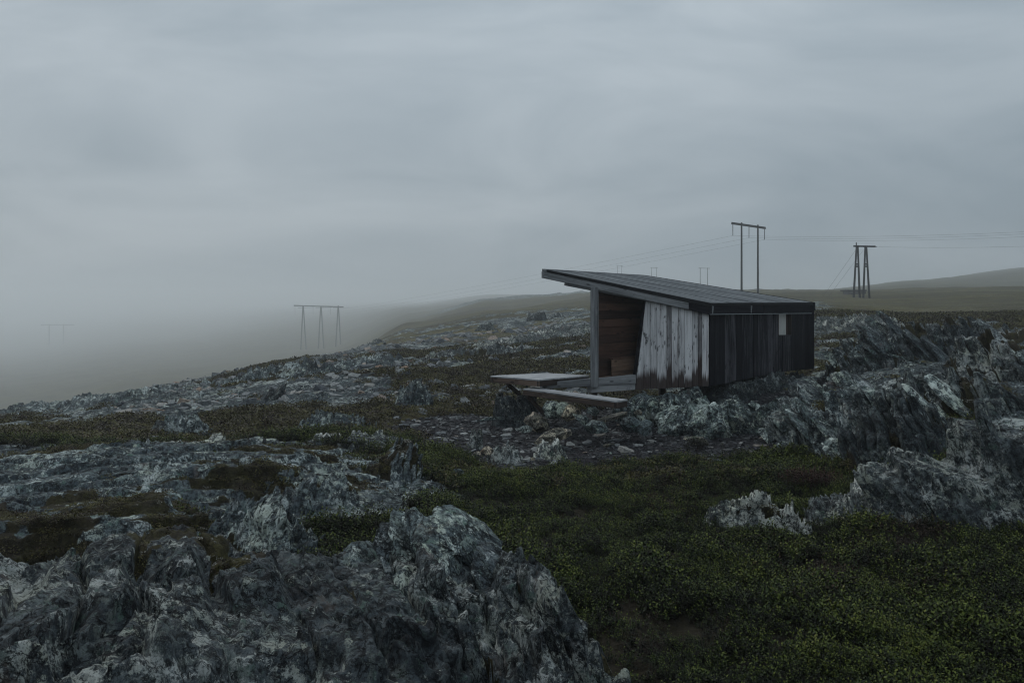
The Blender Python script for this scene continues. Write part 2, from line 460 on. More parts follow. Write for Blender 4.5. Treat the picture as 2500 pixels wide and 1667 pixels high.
def moss_colour(t, pos):
    a = noise(t, pos, 0.8, 5, 0.6)
    b = noise(t, pos, 28, 4, 0.7)
    c = noise(t, mapping(t, pos, loc=(7, 3, 1)), 4.5, 5, 0.65)
    col = ramp(t, a, [(0.34, (0.036, 0.028, 0.017)), (0.45, (0.060, 0.053, 0.022)), (0.56, (0.084, 0.082, 0.026)), (0.68, (0.105, 0.083, 0.036))])
    lf = noise(t, mapping(t, pos, (1, 1, 1), loc=(2, 9, 4)), 0.07, 6, 0.68)
    col = mixc(t, 1.0, col, ramp(t, lf, [(0.34, (0.50, 0.46, 0.48)), (0.50, (1.0, 1.0, 0.95)), (0.64, (1.35, 1.30, 1.15))]), 'MULTIPLY')
    col = mixc(t, ramp(t, c, [(0.40, 0.65), (0.56, 0.0)]), col, (0.032, 0.024, 0.018))
    col = mixc(t, 1.0, col, ramp(t, b, [(0.30, 0.35), (0.62, 1.25)]), 'MULTIPLY')
    return col, b

def make_ground_mat():
    m, t, b = new_mat('heath_ground')
    pos = N(t, 'ShaderNodeNewGeometry').outputs['Position']
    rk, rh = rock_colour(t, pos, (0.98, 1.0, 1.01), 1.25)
    ms, mh = moss_colour(t, pos)
    # scattered pale debris in the heath
    deb = noise(t, mapping(t, pos, (1, 1, 1), loc=(3, 8, 2)), 9, 5, 0.75)
    area = noise(t, mapping(t, pos, loc=(31, 8, 2)), 0.22, 4, 0.6)
    dm = math_(t, 'MULTIPLY', ramp(t, deb, [(0.56, 0.0), (0.61, 1.0)]), ramp(t, area, [(0.44, 0.0), (0.56, 1.0)]))
    dm = math_(t, 'MULTIPLY', dm, attr(t, 'debris'))
    ms = mixc(t, dm, ms, (0.250, 0.245, 0.230))
    ms = mixc(t, attr(t, 'peat'), ms, mixc(t, mh, (0.006, 0.005, 0.004), (0.026, 0.020, 0.014)))
    gn = noise(t, pos, 26, 5, 0.75)
    gcol = ramp(t, gn, [(0.36, (0.008, 0.007, 0.009)), (0.58, (0.020, 0.018, 0.021)), (0.68, (0.050, 0.048, 0.052)), (0.76, (0.14, 0.14, 0.14))])
    nb = noise(t, pos, 3.0, 5, 0.7)
    rmask = math_(t, 'ADD', attr(t, 'rock'), math_(t, 'MULTIPLY', math_(t, 'SUBTRACT', nb, 0.5), 1.1))
    rmask = ramp(t, rmask, [(0.40, 0.0), (0.55, 1.0)])
    col = mixc(t, rmask, ms, rk)
    gmask = math_(t, 'ADD', attr(t, 'gravel'), math_(t, 'MULTIPLY', math_(t, 'SUBTRACT', nb, 0.5), 0.9))
    gmask = ramp(t, gmask, [(0.42, 0.0), (0.58, 1.0)])
    col = mixc(t, gmask, col, gcol)
    t.links.new(col, b.inputs['Base Color'])
    b.inputs['Specular IOR Level'].default_value = 0.12
    hh = mixc(t, rmask, mh, rh)
    t.links.new(bump(t, hh, 0.7, 0.03), b.inputs['Normal'])
    return m

def make_rock_mat(name, tint=(1, 1, 1), light=1.0, moss=True):
    m, t, b = new_mat(name)
    pos = N(t, 'ShaderNodeNewGeometry').outputs['Position']
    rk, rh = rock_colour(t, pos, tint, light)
    if moss:
        ms, mh = moss_colour(t, pos)
        nb = noise(t, pos, 5.0, 6, 0.72)
        k = math_(t, 'ADD', attr(t, 'moss'), math_(t, 'MULTIPLY', math_(t, 'SUBTRACT', nb, 0.5), 1.4))
        k = ramp(t, k, [(0.46, 0.0), (0.56, 1.0)])
        ms = mixc(t, 1.0, ms, (0.42, 0.40, 0.42), 'MULTIPLY')        # damp crowberry and dark cushion moss
        rk = mixc(t, k, rk, ms)
    t.links.new(rk, b.inputs['Base Color'])
    t.links.new(bump(t, rh, 0.8, 0.022), b.inputs['Normal'])
    return m

def make_stone_mat(name, cols, rnd=True):
    m, t, b = new_mat(name)
    pos = N(t, 'ShaderNodeNewGeometry').outputs['Position']
    oi = N(t, 'ShaderNodeObjectInfo')
    n = noise(t, pos, 14, 6, 0.7)
    c = ramp(t, oi.outputs['Random'], cols)
    c = mixc(t, 1.0, c, ramp(t, n, [(0.34, 0.35), (0.62, 1.15)]), 'MULTIPLY')
    t.links.new(c, b.inputs['Base Color'])
    t.links.new(bump(t, noise(t, pos, 30, 5, 0.7), 0.6, 0.01), b.inputs['Normal'])
    b.inputs['Roughness'].default_value = 0.75
    return m

def make_wood(name, lo, mid, hi, streak=1.0, stain=None, rough=0.8, knots=True):
    m, t, b = new_mat(name)
    wc = attr(t, 'wc', 'Vector')
    tone = attr(t, 'tone')
    g1 = noise(t, mapping(t, wc, (1.6, 38, 38)), 1.0, 5, 0.6, 0.25)
    g2 = noise(t, mapping(t, wc, (0.9, 7, 7)), 1.0, 5, 0.65, 0.3)
    g3 = noise(t, mapping(t, wc, (3.0, 5, 5), loc=(3, 1, 7)), 1.0, 5, 0.7, 0.5)
    f = math_(t, 'ADD', math_(t, 'MULTIPLY', g1, 0.45), math_(t, 'MULTIPLY', g2, 0.55))
    f = math_(t, 'ADD', f, math_(t, 'MULTIPLY', math_(t, 'SUBTRACT', tone, 0.5), 0.34))
    c = ramp(t, f, [(0.34, lo), (0.50, mid), (0.66, hi)])
    c = mixc(t, ramp(t, g3, [(0.56, 0.0), (0.68, 0.6 * streak)]), c, tuple(x * 0.35 for x in lo))
    if knots:
        v = N(t, 'ShaderNodeTexVoronoi')
        v.inputs['Scale'].default_value = 1.0
        t.links.new(mapping(t, wc, (2.6, 7.5, 7.5)), v.inputs['Vector'])
        c = mixc(t, ramp(t, v.outputs['Distance'], [(0.10, 0.8), (0.17, 0.0)]), c, tuple(x * 0.5 for x in lo))
    if stain:
        z0, amp, scol = stain
        pos = N(t, 'ShaderNodeNewGeometry').outputs['Position']
        sp = N(t, 'ShaderNodeSeparateXYZ')
        t.links.new(pos, sp.inputs[0])
        sn = noise(t, mapping(t, pos, (9, 9, 0.5)), 1.0, 4, 0.7)
        lv = math_(t, 'ADD', sp.outputs['Z'], math_(t, 'MULTIPLY', math_(t, 'SUBTRACT', sn, 0.5), -amp))
        lv = math_(t, 'ADD', lv, math_(t, 'MULTIPLY', math_(t, 'SUBTRACT', tone, 0.62), 0.55))
        sm = N(t, 'ShaderNodeMapRange')
        sm.inputs['From Min'].default_value = z0 + 0.05
        sm.inputs['From Max'].default_value = z0 - 0.10
        t.links.new(lv, sm.inputs['Value'])
        sc_ = mixc(t, g1, tuple(x * 0.4 for x in scol), tuple(x * 1.6 for x in scol))
        c = mixc(t, math_(t, 'MULTIPLY', sm.outputs[0], 0.95), c, sc_)
        # a few reddish runs between the boards
        rn = noise(t, mapping(t, pos, (10, 10, 0.25), loc=(3, 2, 0)), 1.0, 3, 0.6)
        c = mixc(t, ramp(t, rn, [(0.58, 0.0), (0.68, 0.75)]), c, (0.060, 0.026, 0.022))
    t.links.new(c, b.inputs['Base Color'])
    b.inputs['Roughness'].default_value = rough
    t.links.new(bump(t, math_(t, 'ADD', g1, g3), 0.35, 0.006), b.inputs['Normal'])
    return m

def make_plain(name, col, rough=0.7, metallic=0.0, var=0.25):
    m, t, b = new_mat(name)
    pos = N(t, 'ShaderNodeNewGeometry').outputs['Position']
    n = noise(t, pos, 6, 5, 0.65)
    c = mixc(t, n, tuple(x * (1 - var) for x in col), tuple(x * (1 + var) for x in col))
    t.links.new(c, b.inputs['Base Color'])
    b.inputs['Roughness'].default_value = rough
    b.inputs['Metallic'].default_value = metallic
    return m

def make_leaf(name, stops, tip=True):
    """small leaves: young shoots at the stem tips are brighter than the old leaves below"""
    m, t, b = new_mat(name)
    oi = N(t, 'ShaderNodeObjectInfo')
    pos = N(t, 'ShaderNodeNewGeometry').outputs['Position']
    n = noise(t, pos, 0.55, 4, 0.6)
    n_b = noise(t, pos, 3.6, 4, 0.6)
    f = math_(t, 'ADD', math_(t, 'MULTIPLY', oi.outputs['Random'], 0.28), math_(t, 'ADD', math_(t, 'MULTIPLY', n, 0.42), math_(t, 'MULTIPLY', n_b, 0.40)))
    if tip:
        f = math_(t, 'ADD', math_(t, 'MULTIPLY', f, 0.85), math_(t, 'MULTIPLY', math_(t, 'SUBTRACT', attr(t, 'tip'), 0.45), 0.30))
    c = ramp(t, f, stops)
    t.links.new(c, b.inputs['Base Color'])
    b.inputs['Roughness'].default_value = 0.6
    b.inputs['Specular IOR Level'].default_value = 0.15
    return m

M_ground = make_ground_mat()
M_rock = make_rock_mat('lichen_schist')
M_rock_pale = make_rock_mat('pale_schist', (1.12, 1.08, 1.03), 1.5)
M_rock_grey = make_rock_mat('blue_grey_schist', (0.96, 1.01, 1.03), 1.32)
M_rock_shade = make_rock_mat('shade_toned_schist', (0.94, 1.0, 1.04), 0.62)  # schist darkened in colour so the gaps between slabs read as shade
M_slab = make_rock_mat('schist_slab', (0.98, 1.02, 0.99), 1.7, moss=False)
M_rock_grey_bare = make_rock_mat('bare_grey_schist', (0.98, 1.0, 1.02), 1.25, moss=False)
M_slab_tan = make_rock_mat('tan_schist_slab', (1.4, 1.12, 0.90), 1.7, moss=False)
M_flake = make_stone_mat('slate_flakes', [(0.0, (0.055, 0.062, 0.072)), (0.3, (0.150, 0.162, 0.168)), (0.7, (0.25, 0.258, 0.252)), (0.86, (0.28, 0.255, 0.225)), (1.0, (0.27, 0.175, 0.12))])
M_pebble = make_stone_mat('dark_slate_chips', [(0.0, (0.014, 0.014, 0.017)), (0.7, (0.034, 0.035, 0.040)), (0.9, (0.08, 0.082, 0.085)), (1.0, (0.20, 0.20, 0.195))])

# ------------------------------------------------------------------ the ground
def build_ground():
    fov = R(36)
    th = np.concatenate([np.linspace(-math.pi, -fov, 90)[:-1], np.linspace(-fov, fov, 860), np.linspace(fov, math.pi, 90)[1:-1]])
    rr = np.concatenate([np.exp(np.linspace(math.log(0.25), math.log(3.0), 26))[:-1],
                         np.exp(np.linspace(math.log(3.0), math.log(90), 500))[:-1],
                         np.exp(np.linspace(math.log(90), math.log(6400), 125))])
    TH, RR = np.meshgrid(th, rr)
    X = RR * np.sin(TH); Y = RR * np.cos(TH)
    Z = ground_z(X, Y)
    me = grid_mesh('ground', X, Y, Z, wrap=True)
    me.materials.append(M_ground)
    me.flip_normals()
    g, rk = masks(X, Y)
    add_attr(me, 'gravel', g)
    add_attr(me, 'rock', rk)
    add_attr(me, 'peat', (1 - sstep(13, 16.5, np.hypot(X, Y))) * 0.92)
    rad = np.hypot(X, Y)
    add_attr(me, 'debris', sstep(9, 17, rad) * (1 - sstep(70, 150, rad)))
    me.polygons.foreach_set('use_smooth', np.zeros(len(me.polygons), bool))
    o = link('ground', me)
    tag(o, kind='structure')
    return o
build_ground()

# ------------------------------------------------------------------ schist outcrops
ROCK_MOSS = []; MOSS_DENS = 0.10
def rock(name, label, cx, cy, a, b, H, yaw=STRIKE, dip=0.5, sw=0.25, bl=0.7, res=0.03, seed=1,
         p=2.6, sharp=2.2, step=0.55, rough=0.06, mat=None, moss=0.25, sink=0.05, lean_y=0.0, slope=0.0, group=None, cat='rock', wob=0.35, terr=0.12, terr_tilt=0.12, broken=0.0):
    """One outcrop of tilted schist. Local u runs across the layers (half width b), v along them (half length a)."""
    mat = mat or M_rock
    nu = max(12, int(2.3 * b / res)); nv = max(12, int(2.3 * a / res))
    u = np.linspace(-1.15 * b, 1.15 * b, nu); v = np.linspace(-1.15 * a, 1.15 * a, nv)
    U, V = np.meshgrid(u, v, indexing='ij')
    rr_ = (np.abs(U / b) ** p + np.abs(V / a) ** p) ** (1 / p)
    ws = 1.6 / min(a, b)
    rr_ = rr_ + wob * fbm(U * ws, V * ws, 3, seed * 7 + 1) * 0.8 + 0.12 * fbm(U * ws * 4, V * ws * 4, 2, seed * 7 + 2)
    env = np.clip((1 - rr_) * sharp, 0, 1)
    env = env ** 0.8
    c, s = math.cos(yaw), math.sin(yaw)
    sc = schist(U, V, sw, bl, seed * 13, 0.0)
    sc2 = schist(U, V, sw * 0.33, bl * 0.45, seed * 13 + 5, 0.12)
    big = fbm(U * 0.9 / max(a, b) * 1.5, V * 0.9 / max(a, b) * 1.5, 3, seed * 7 + 3)
    h = env * (1 - step * 0.5 + step * sc * 0.9 + 0.30 * big) * H
    # ledges: the relief is cut into terraces that follow the tilted layering
    hq = (h + terr_tilt * U + 0.03 * fbm(U * 3, V * 3, 3, seed * 7 + 41)) / terr
    fl = np.floor(hq); fq = hq - fl
    h = np.where(env > 0.02, terr * (fl + 0.25 * fq + 0.75 * sstep(0.70, 0.97, fq)) - terr_tilt * U, h)
    brk = sstep(-0.05, 0.35, fbm(U * 1.3 + 4, V * 1.3, 3, seed * 7 + 43) + broken)      # smooth backs and broken faces
    on = np.minimum(env * 3, 1)
    wu = 0.05 * fbm(U * 3.3, V * 3.3, 3, seed * 7 + 45); wv = 0.08 * fbm(U * 3.3 + 5, V * 3.3, 3, seed * 7 + 46)
    fb = facets(U + wu, V + wv, sw * 1.15, bl * 0.55, seed * 7 + 47)
    fs = facets(U + wu, V + wv, sw * 0.36, bl * 0.20, seed * 7 + 48)
    ft = facets(U + 0.3 * wu, V + 0.3 * wv, sw * 0.13, bl * 0.075, seed * 7 + 49)
    h = h + on * (0.35 + 0.65 * brk) * (rough * 0.9 * fb + rough * 0.62 * fs) + on * rough * 0.26 * ft
    h = h + on * rough * (0.3 + 0.4 * brk) * (ridged(U * 5.5, V * 1.2, 4, seed * 7 + 9, 0.55) - 0.6)
    h = h + on * rough * 0.16 * fbm(U * 30, V * 17, 2, seed * 7 + 11)
    h = h - on * 0.5 * rough * sstep(0.80, 0.97, ridged(U * 1.1 + 3, V * 0.9, 2, seed * 7 + 13))   # open joints
    h = h + slope * U * env
    down = sstep(0.98, 1.12, rr_) * 0.25
    # lean the layers over
    n1 = fbm(V * 2.2, h * 5.0 + U, 3, seed * 7 + 21); n2 = fbm(U * 2.2 + 9, h * 5.0 + V, 3, seed * 7 + 23)
    hp = np.maximum(h, 0)
    U2 = U + dip * hp + 0.07 * n1 * np.minimum(hp * 3, 1)
    V2 = V + lean_y * hp + 0.07 * n2 * np.minimum(hp * 3, 1)
    X = cx + U2 * c - V2 * s; Y = cy + U2 * s + V2 * c
    Xg = cx + U * c - V * s; Yg = cy + U * s + V * c
    cc_ = (np.array([cx]), np.array([cy]))
    lift = max(0.0, float(ground_z(*cc_, False)[0] - base_h(*cc_)[0]))
    G = base_h(Xg, Yg) + lift
    Z = G + h - sink - down
    me = grid_mesh(name, X, Y, Z)
    me.materials.append(mat)
    # moss settles on the lower ledges, in patches
    mk = 1.5 / max(1.0, min(a, b))
    mf = fbm(U * mk, V * mk * 0.7, 5, seed * 7 + 31, 0.55) + 0.55 * (0.45 - sc)
    mo = sstep(0.0, 0.25, mf + (moss - 0.5) * 0.9) + 0.30 * (1 - np.minimum(env * 3.0, 1)) * (moss > 0.02)
    if moss <= 0.02: mo = mo * 0
    add_attr(me, 'moss', np.clip(mo, 0, 1))
    if cy < 15 and moss > 0.02:
        pick = RNG.random(X.shape) < np.clip(mo - 0.45, 0, 1) * MOSS_DENS * (res / 0.014) ** 2 * (env > 0.05)
        ROCK_MOSS.append(np.stack([X[pick], Y[pick], Z[pick] - 0.015], -1))
    o = link(name, me)
    tag(o, label, cat, group)
    return o

def at(px, d):
    return ((px - HX) / F * d, d)

# foreground massif
rock('rock_outcrop', 'large lichen-covered bedrock hump filling the lower left corner', -1.72, 4.3, 1.75, 2.4, 0.92, yaw=R(24), dip=-0.16, sw=0.34, bl=1.3, res=0.0125, seed=3, p=3.0, sharp=2.2, step=0.20, rough=0.055, moss=0.34, wob=0.25, terr=0.15, terr_tilt=-0.12, broken=-0.08)
rock('rock_outcrop', 'speckled rock ridge with pale lichen running down to the bottom edge beside the heath', -0.10, 5.0, 1.6, 0.78, 1.0, yaw=R(20), dip=-0.2, sw=0.20, bl=0.7, res=0.011, seed=4, p=2.4, sharp=2.0, step=0.26, rough=0.055, moss=0.46, wob=0.25, terr=0.16, broken=0.1)

# ------------------------------------------------------------------ the shelter
M_clad = make_wood('silver_cladding', (0.12, 0.112, 0.115), (0.42, 0.415, 0.425), (0.68, 0.67, 0.68), 1.7, stain=(CZ - 1.47, 0.75, (0.032, 0.017, 0.014)))
M_darkclad = make_wood('dark_cladding', (0.005, 0.005, 0.008), (0.014, 0.014, 0.019), (0.085, 0.083, 0.094), 1.0)
M_darkclad.node_tree.nodes['Principled BSDF'].inputs['Specular IOR Level'].default_value = 0.08
M_grey = make_wood('grey_timber', (0.070, 0.073, 0.078), (0.180, 0.186, 0.194), (0.31, 0.315, 0.325), 0.8)
M_roof = make_wood('roof_boards', (0.065, 0.071, 0.077), (0.130, 0.140, 0.148), (0.23, 0.24, 0.247), 0.4, knots=False)
M_deck = make_wood('pale_deck', (0.12, 0.12, 0.125), (0.27, 0.275, 0.285), (0.42, 0.425, 0.43), 0.6)
M_brown = make_wood('brown_timber', (0.016, 0.011, 0.010), (0.048, 0.033, 0.027), (0.135, 0.092, 0.070), 0.9)
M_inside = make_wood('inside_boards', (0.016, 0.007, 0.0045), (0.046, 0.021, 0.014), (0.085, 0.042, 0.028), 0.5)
M_bench = make_wood('bench_boards', (0.06, 0.035, 0.024), (0.125, 0.075, 0.05), (0.20, 0.13, 0.09), 0.4)
M_felt = make_plain('black_felt', (0.010, 0.011, 0.013), 0.8)
M_metal = make_plain('drip_metal', (0.30, 0.33, 0.35), 0.45, 0.6)
M_frost = make_plain('frosted_pane', (0.46, 0.46, 0.44), 0.3)

def orient(v):
    return v.normalized()

def board(name, corners, nrm, th, grain, mat, parent, tone=None, bev=0.004, label=None):
    """A board: front face polygon (3-6 corners), thickness th going back along -nrm."""
    cs = [Vector(c) for c in corners]
    nrm = Vector(nrm).normalized(); grain = Vector(grain).normalized()
    side = nrm.cross(grain).normalized()
    bm = bmesh.new()
    f = [bm.verts.new(c) for c in cs]
    k = [bm.verts.new(c - nrm * th) for c in cs]
    n = len(cs)
    bm.faces.new(f); bm.faces.new(k[::-1])
    for i in range(n):
        j = (i + 1) % n
        bm.faces.new([f[i], k[i], k[j], f[j]])
    bmesh.ops.recalc_face_normals(bm, faces=bm.faces)
    if bev > 0:
        bmesh.ops.bevel(bm, geom=list(bm.edges), offset=bev, segments=1, affect='EDGES', clamp_overlap=True)
    me = bpy.data.meshes.new(name)
    bm.to_mesh(me); bm.free()
    co = np.empty(len(me.vertices) * 3, np.float32)
    me.vertices.foreach_get('co', co)
    co = co.reshape(-1, 3)
    off = np.array([random.uniform(0, 40) for _ in range(3)])
    wc = np.stack([co @ np.array(grain), co @ np.array(side), co @ np.array(nrm)], -1) + off
    add_attr(me, 'wc', wc, 'FLOAT_VECTOR')
    add_attr(me, 'tone', np.full(len(co), random.random() if tone is None else tone))
    o = link(name, me, mat, parent)
    if label: o['label'] = label
    return o

def beam(name, p0, p1, w, h, mat, parent, up=(0, 0, 1), tone=None, bev=0.006):
    """square timber from p0 to p1, w across, h tall (p0,p1 on the centre line)"""
    p0, p1 = Vector(p0), Vector(p1)
    g = (p1 - p0).normalized(); up = Vector(up)
    s = g.cross(up).normalized(); u = s.cross(g).normalized()
    n = s
    a = p0 + n * w / 2; b = p1 + n * w / 2
    return board(name, [a - u * h / 2, b - u * h / 2, b + u * h / 2, a + u * h / 2], n, w, g, mat, parent, tone, bev)

# plan (eye-relative heights are turned to world by + CZ)
A = Vector((0.59, 15.8)); B = Vector((4.30, 17.8)); C = Vector((8.26, 22.4)); D = Vector((2.98, 18.58))
zA, zB, zC, zD = CZ + 0.616, CZ - 0.045, CZ - 0.040, CZ + 0.585
def ray_plane(px, py, p2, q2):
    """pixel ray against the vertical plane through plan points p2,q2"""
    dx, dz = (px - HX) / F, -(py - HY) / F
    e = q2 - p2
    # (dx*t, t) = p2 + s e
    t = (p2.x * e.y - p2.y * e.x) / (dx * e.y - e.x)
    return Vector((dx * t, t, CZ + dz * t))
WA = A + Vector((0.03, 0.10)); WB = B + Vector((0.0, 0.10)); WC = C + Vector((-0.03, 0.02))
LW = lambda px, py: ray_plane(px, py, WA, WB)
RW = lambda px, py: ray_plane(px, py, WB, WC)
dirL = (WB - WA).normalized(); nL = Vector((dirL.y, -dirL.x, 0))      # outward (towards camera)
dirR = (WC - WB).normalized(); nR = Vector((dirR.y, -dirR.x, 0))
UP = Vector((0, 0, 1))
hut = empty('timber_shelter', (4.6, 19.2, CZ - 1.85))
tag(hut, 'timber shelter with slanting roof and dark end wall perched on rocks', 'shelter')

def hut_part(name, loc):
    o = empty(name, loc)
    o.parent = hut
    o.matrix_parent_inverse = Matrix.Translation(-Vector(hut.location))
    return o
roof_part = hut_part('roof', (4.3, 18.6, CZ))
deck_part = hut_part('deck', (0.6, 16.4, CZ - 1.6))
step_part = hut_part('step', (1.1, 14.9, CZ - 1.78))
bench_part = hut_part('bench', (2.4, 17.4, CZ - 1.52))
# cladding of the entrance side (silver boards, left edge slants)
def lerp(a, b, t): return a + (b - a) * t
rake_y = lambda px: 676.5 + (768 - 676.5) * (px - 1322.0) / (1733.5 - 1322.0)
cuts = [1551.0, 1571, 1588, 1604, 1628, 1640.5, 1657, 1671, 1690, 1705, 1714.5, 1731.5]
for i in range(len(cuts) - 1):
    x0, x1 = cuts[i] + 0.35, cuts[i + 1] - 0.35
    x0, x1 = x0 + 0.15, x1 - 0.15
    jb = random.uniform(-1.0, 1.6)
    y0b, y1b = 951 - (x0 - 1551) * 0.05 + jb, 951 - (x1 - 1551) * 0.05 + jb
    y0t, y1t = rake_y(x0) - 6, rake_y(x1) - 6
    # slanted opening edge runs (1551,951) -> (1579,728)
    edge = lambda yy: 1551 + (951 - yy) * 28.0 / 223.0
    poly = [(x0, y0b), (x1, y1b), (x1, y1t), (x0, y0t)]
    if x0 < edge(y0t):
        ty = lambda xx: 951 - (xx - 1551) * 223.0 / 28.0
        if x1 < edge(y1t):
            poly = [(x0, y0b), (x1, y1b), (x1, ty(x1))] if i == 0 else [(x0, y0b), (x1, y1b), (x1, ty(x1)), (x0, ty(x0))]
        else:
            poly = [(x0, y0b), (x1, y1b), (x1, y1t), (edge(y1t), rake_y(edge(y1t)) - 6), (x0, ty(x0))]
    tone = [0.72, 0.62, 0.55, 0.8, 0.30, 0.75, 0.6, 0.85, 0.55, 0.12, 0.92][i]
    rec = random.choice([0.0, 0.006, 0.012])
    board('cladding_board', [LW(*q) - nL * rec for q in poly], nL, 0.03, UP, M_clad, hut, tone)
# edge trim of the slanted opening
e0, e1 = LW(1549.5, 951), LW(1577.5, 729)
board('opening_trim', [e0 + nL * 0.004 - dirL.to_3d() * 0.02, e0 + nL * 0.004, e1 + nL * 0.004, e1 + nL * 0.004 - dirL.to_3d() * 0.02], nL, 0.10, UP, M_darkclad, hut, 0.4)

# end wall with dark boards and a window
ye = lambda px: 768.5 + (766.5 - 768.5) * (px - 1733) / 254
yb = lambda px: 942.5 + (893 - 942.5) * (px - 1733) / 254
rc = [1733.6, 1746, 1758.5, 1771, 1786, 1799, 1812, 1830, 1841, 1850, 1863.5, 1875, 1889, 1901.5]
rc2 = [1931.5, 1941, 1948, 1957, 1967, 1977, 1986.6]
wl, wr, wt, wb = 1901.5, 1931.5, 766, 817.5
def rboard(x0, x1, ya, yb_, tone=None):
    rec = random.choice([0.0, 0.008, 0.016])
    jb = random.uniform(-0.8, 1.4) if ya is yb else 0.0
    board('cladding_board', [RW(*q) - nR * rec for q in [(x0 + .3, ya(x0) + jb), (x1 - .3, ya(x1) + jb), (x1 - .3, yb_(x1)), (x0 + .3, yb_(x0))]], nR, 0.04, UP, M_darkclad, hut, tone)
for l in (rc, rc2):
    for i in range(len(l) - 1):
        rboard(l[i], l[i + 1], yb, lambda px: ye(px) - 3, random.choice([0.2, 0.3, 0.4, 0.5, 0.6, 0.72]))
for x0, x1 in ((wl, 1911.5), (1911.5, 1921), (1921, wr)):
    rboard(x0, x1, yb, lambda px: wb + 0.2, 0.6)
win = empty('window', RW(1916, 817))
win.parent = hut; win.matrix_parent_inverse = Matrix.Translation(-Vector(hut.location))
def wboard(name, pts, n, th, mat, tone=None):
    o = board(name, pts, n, th, UP, mat, None, tone, 0.002)
    o.parent = win
    o.matrix_parent_inverse = win.matrix_parent_inverse.inverted() if False else Matrix.Translation(-Vector(win.location))
    return o
dR3 = dirR.to_3d()
w00, w10, w11, w01 = RW(wl, wb), RW(wr, wb), RW(wr, wt), RW(wl, wt)
wm0, wm1 = w00.lerp(w10, 0.76), w01.lerp(w11, 0.76)
wboard('pane', [w00 - nR * 0.06, wm0 - nR * 0.06, wm1 - nR * 0.06, w01 - nR * 0.06], nR, 0.012, M_frost)
wboard('dark_reveal', [wm0 - nR * 0.075, w10 - nR * 0.075, w11 - nR * 0.075, wm1 - nR * 0.075], nR, 0.03, M_inside, 0.3)  # added dark panel standing in for the window's far reveal
wboard('reveal', [w10 - dR3 * 0.002, w10 - nR * 0.13 - dR3 * 0.002, w11 - nR * 0.13 - dR3 * 0.002, w11 - dR3 * 0.002], -dR3, 0.03, M_brown, 0.3)
wboard('reveal', [w00 - nR * 0.13 + dR3 * 0.002, w00 + dR3 * 0.002, w01 + dR3 * 0.002, w01 - nR * 0.13 + dR3 * 0.002], dR3, 0.03, M_brown, 0.3)
wboard('sill', [w00 - UP * 0.0 - nR * 0.10, w10 - nR * 0.10, w10 + nR * 0.012, w00 + nR * 0.012], UP, 0.025, M_darkclad, 0.7)

# hidden walls (end wall on the entrance side, back wall)
fr = 0.285
Pp = lerp(A, B, fr) + Vector((0.02, 0.12)); Ee = lerp(D, C, fr) + Vector((0.05, -0.12))
zbot = CZ - 1.84
def roof_z(q):
    """height of the roof's underside at a plan point"""
    # solve bilinear A,B,C,D (s along A->B, t along A->D)
    best = None
    s, t = 0.5, 0.5
    for _ in range(12):
        p = A * (1 - s) * (1 - t) + B * s * (1 - t) + C * s * t + D * (1 - s) * t
        ds = (B - A) * (1 - t) + (C - D) * t
        dt = (D - A) * (1 - s) + (C - B) * s
        det = ds.x * dt.y - ds.y * dt.x
        ex, ey = q.x - p.x, q.y - p.y
        s += (ex * dt.y - ey * dt.x) / det; t += (ds.x * ey - ds.y * ex) / det
    return zA * (1 - s) * (1 - t) + zB * s * (1 - t) + zC * s * t + zD * (1 - s) * t
def wall_boards(p, q, n, mat, horiz, name, count, inner=False):
    for i in range(count):
        if horiz:
            z0 = zbot + 0.32 + i * 0.165; z1 = z0 + 0.160
            zt0, zt1 = roof_z(p) - 0.10, roof_z(q) - 0.10
            if z0 > max(zt0, zt1): break
            a0 = min(z1, zt0); a1 = min(z1, zt1)
            if a0 <= z0 + 0.02 or a1 <= z0 + 0.02: continue
            cs = [(p.x, p.y, z0), (q.x, q.y, z0), (q.x, q.y, a1), (p.x, p.y, a0)]
            g = Vector((q.x - p.x, q.y - p.y, 0))
        else:
            a = p.lerp(q, i / count + 0.001); b_ = p.lerp(q, (i + 1) / count - 0.001)
            cs = [(a.x, a.y, zbot), (b_.x, b_.y, zbot), (b_.x, b_.y, roof_z(b_) - 0.09), (a.x, a.y, roof_z(a) - 0.09)]
            g = UP
        board(name, [Vector(c) for c in cs], n, 0.03, g, mat, hut)
nP = Vector(((Ee - Pp).y, -(Ee - Pp).x, 0)).normalized()      # faces into the shelter (to the right)
wall_boards(Pp, Ee, nP, M_inside, True, 'lining_board', 16)
wall_boards(Pp - Vector((nP.x, nP.y)) * 0.06, Ee - Vector((nP.x, nP.y)) * 0.06, nP, M_darkclad, False, 'cladding_board', 18)
Cc = C + Vector((-0.05, -0.08))
nB_ = Vector((-(Cc - Ee).y, (Cc - Ee).x, 0)).normalized()
wall_boards(Ee, Cc, nB_, M_darkclad, False, 'cladding_board', 16)

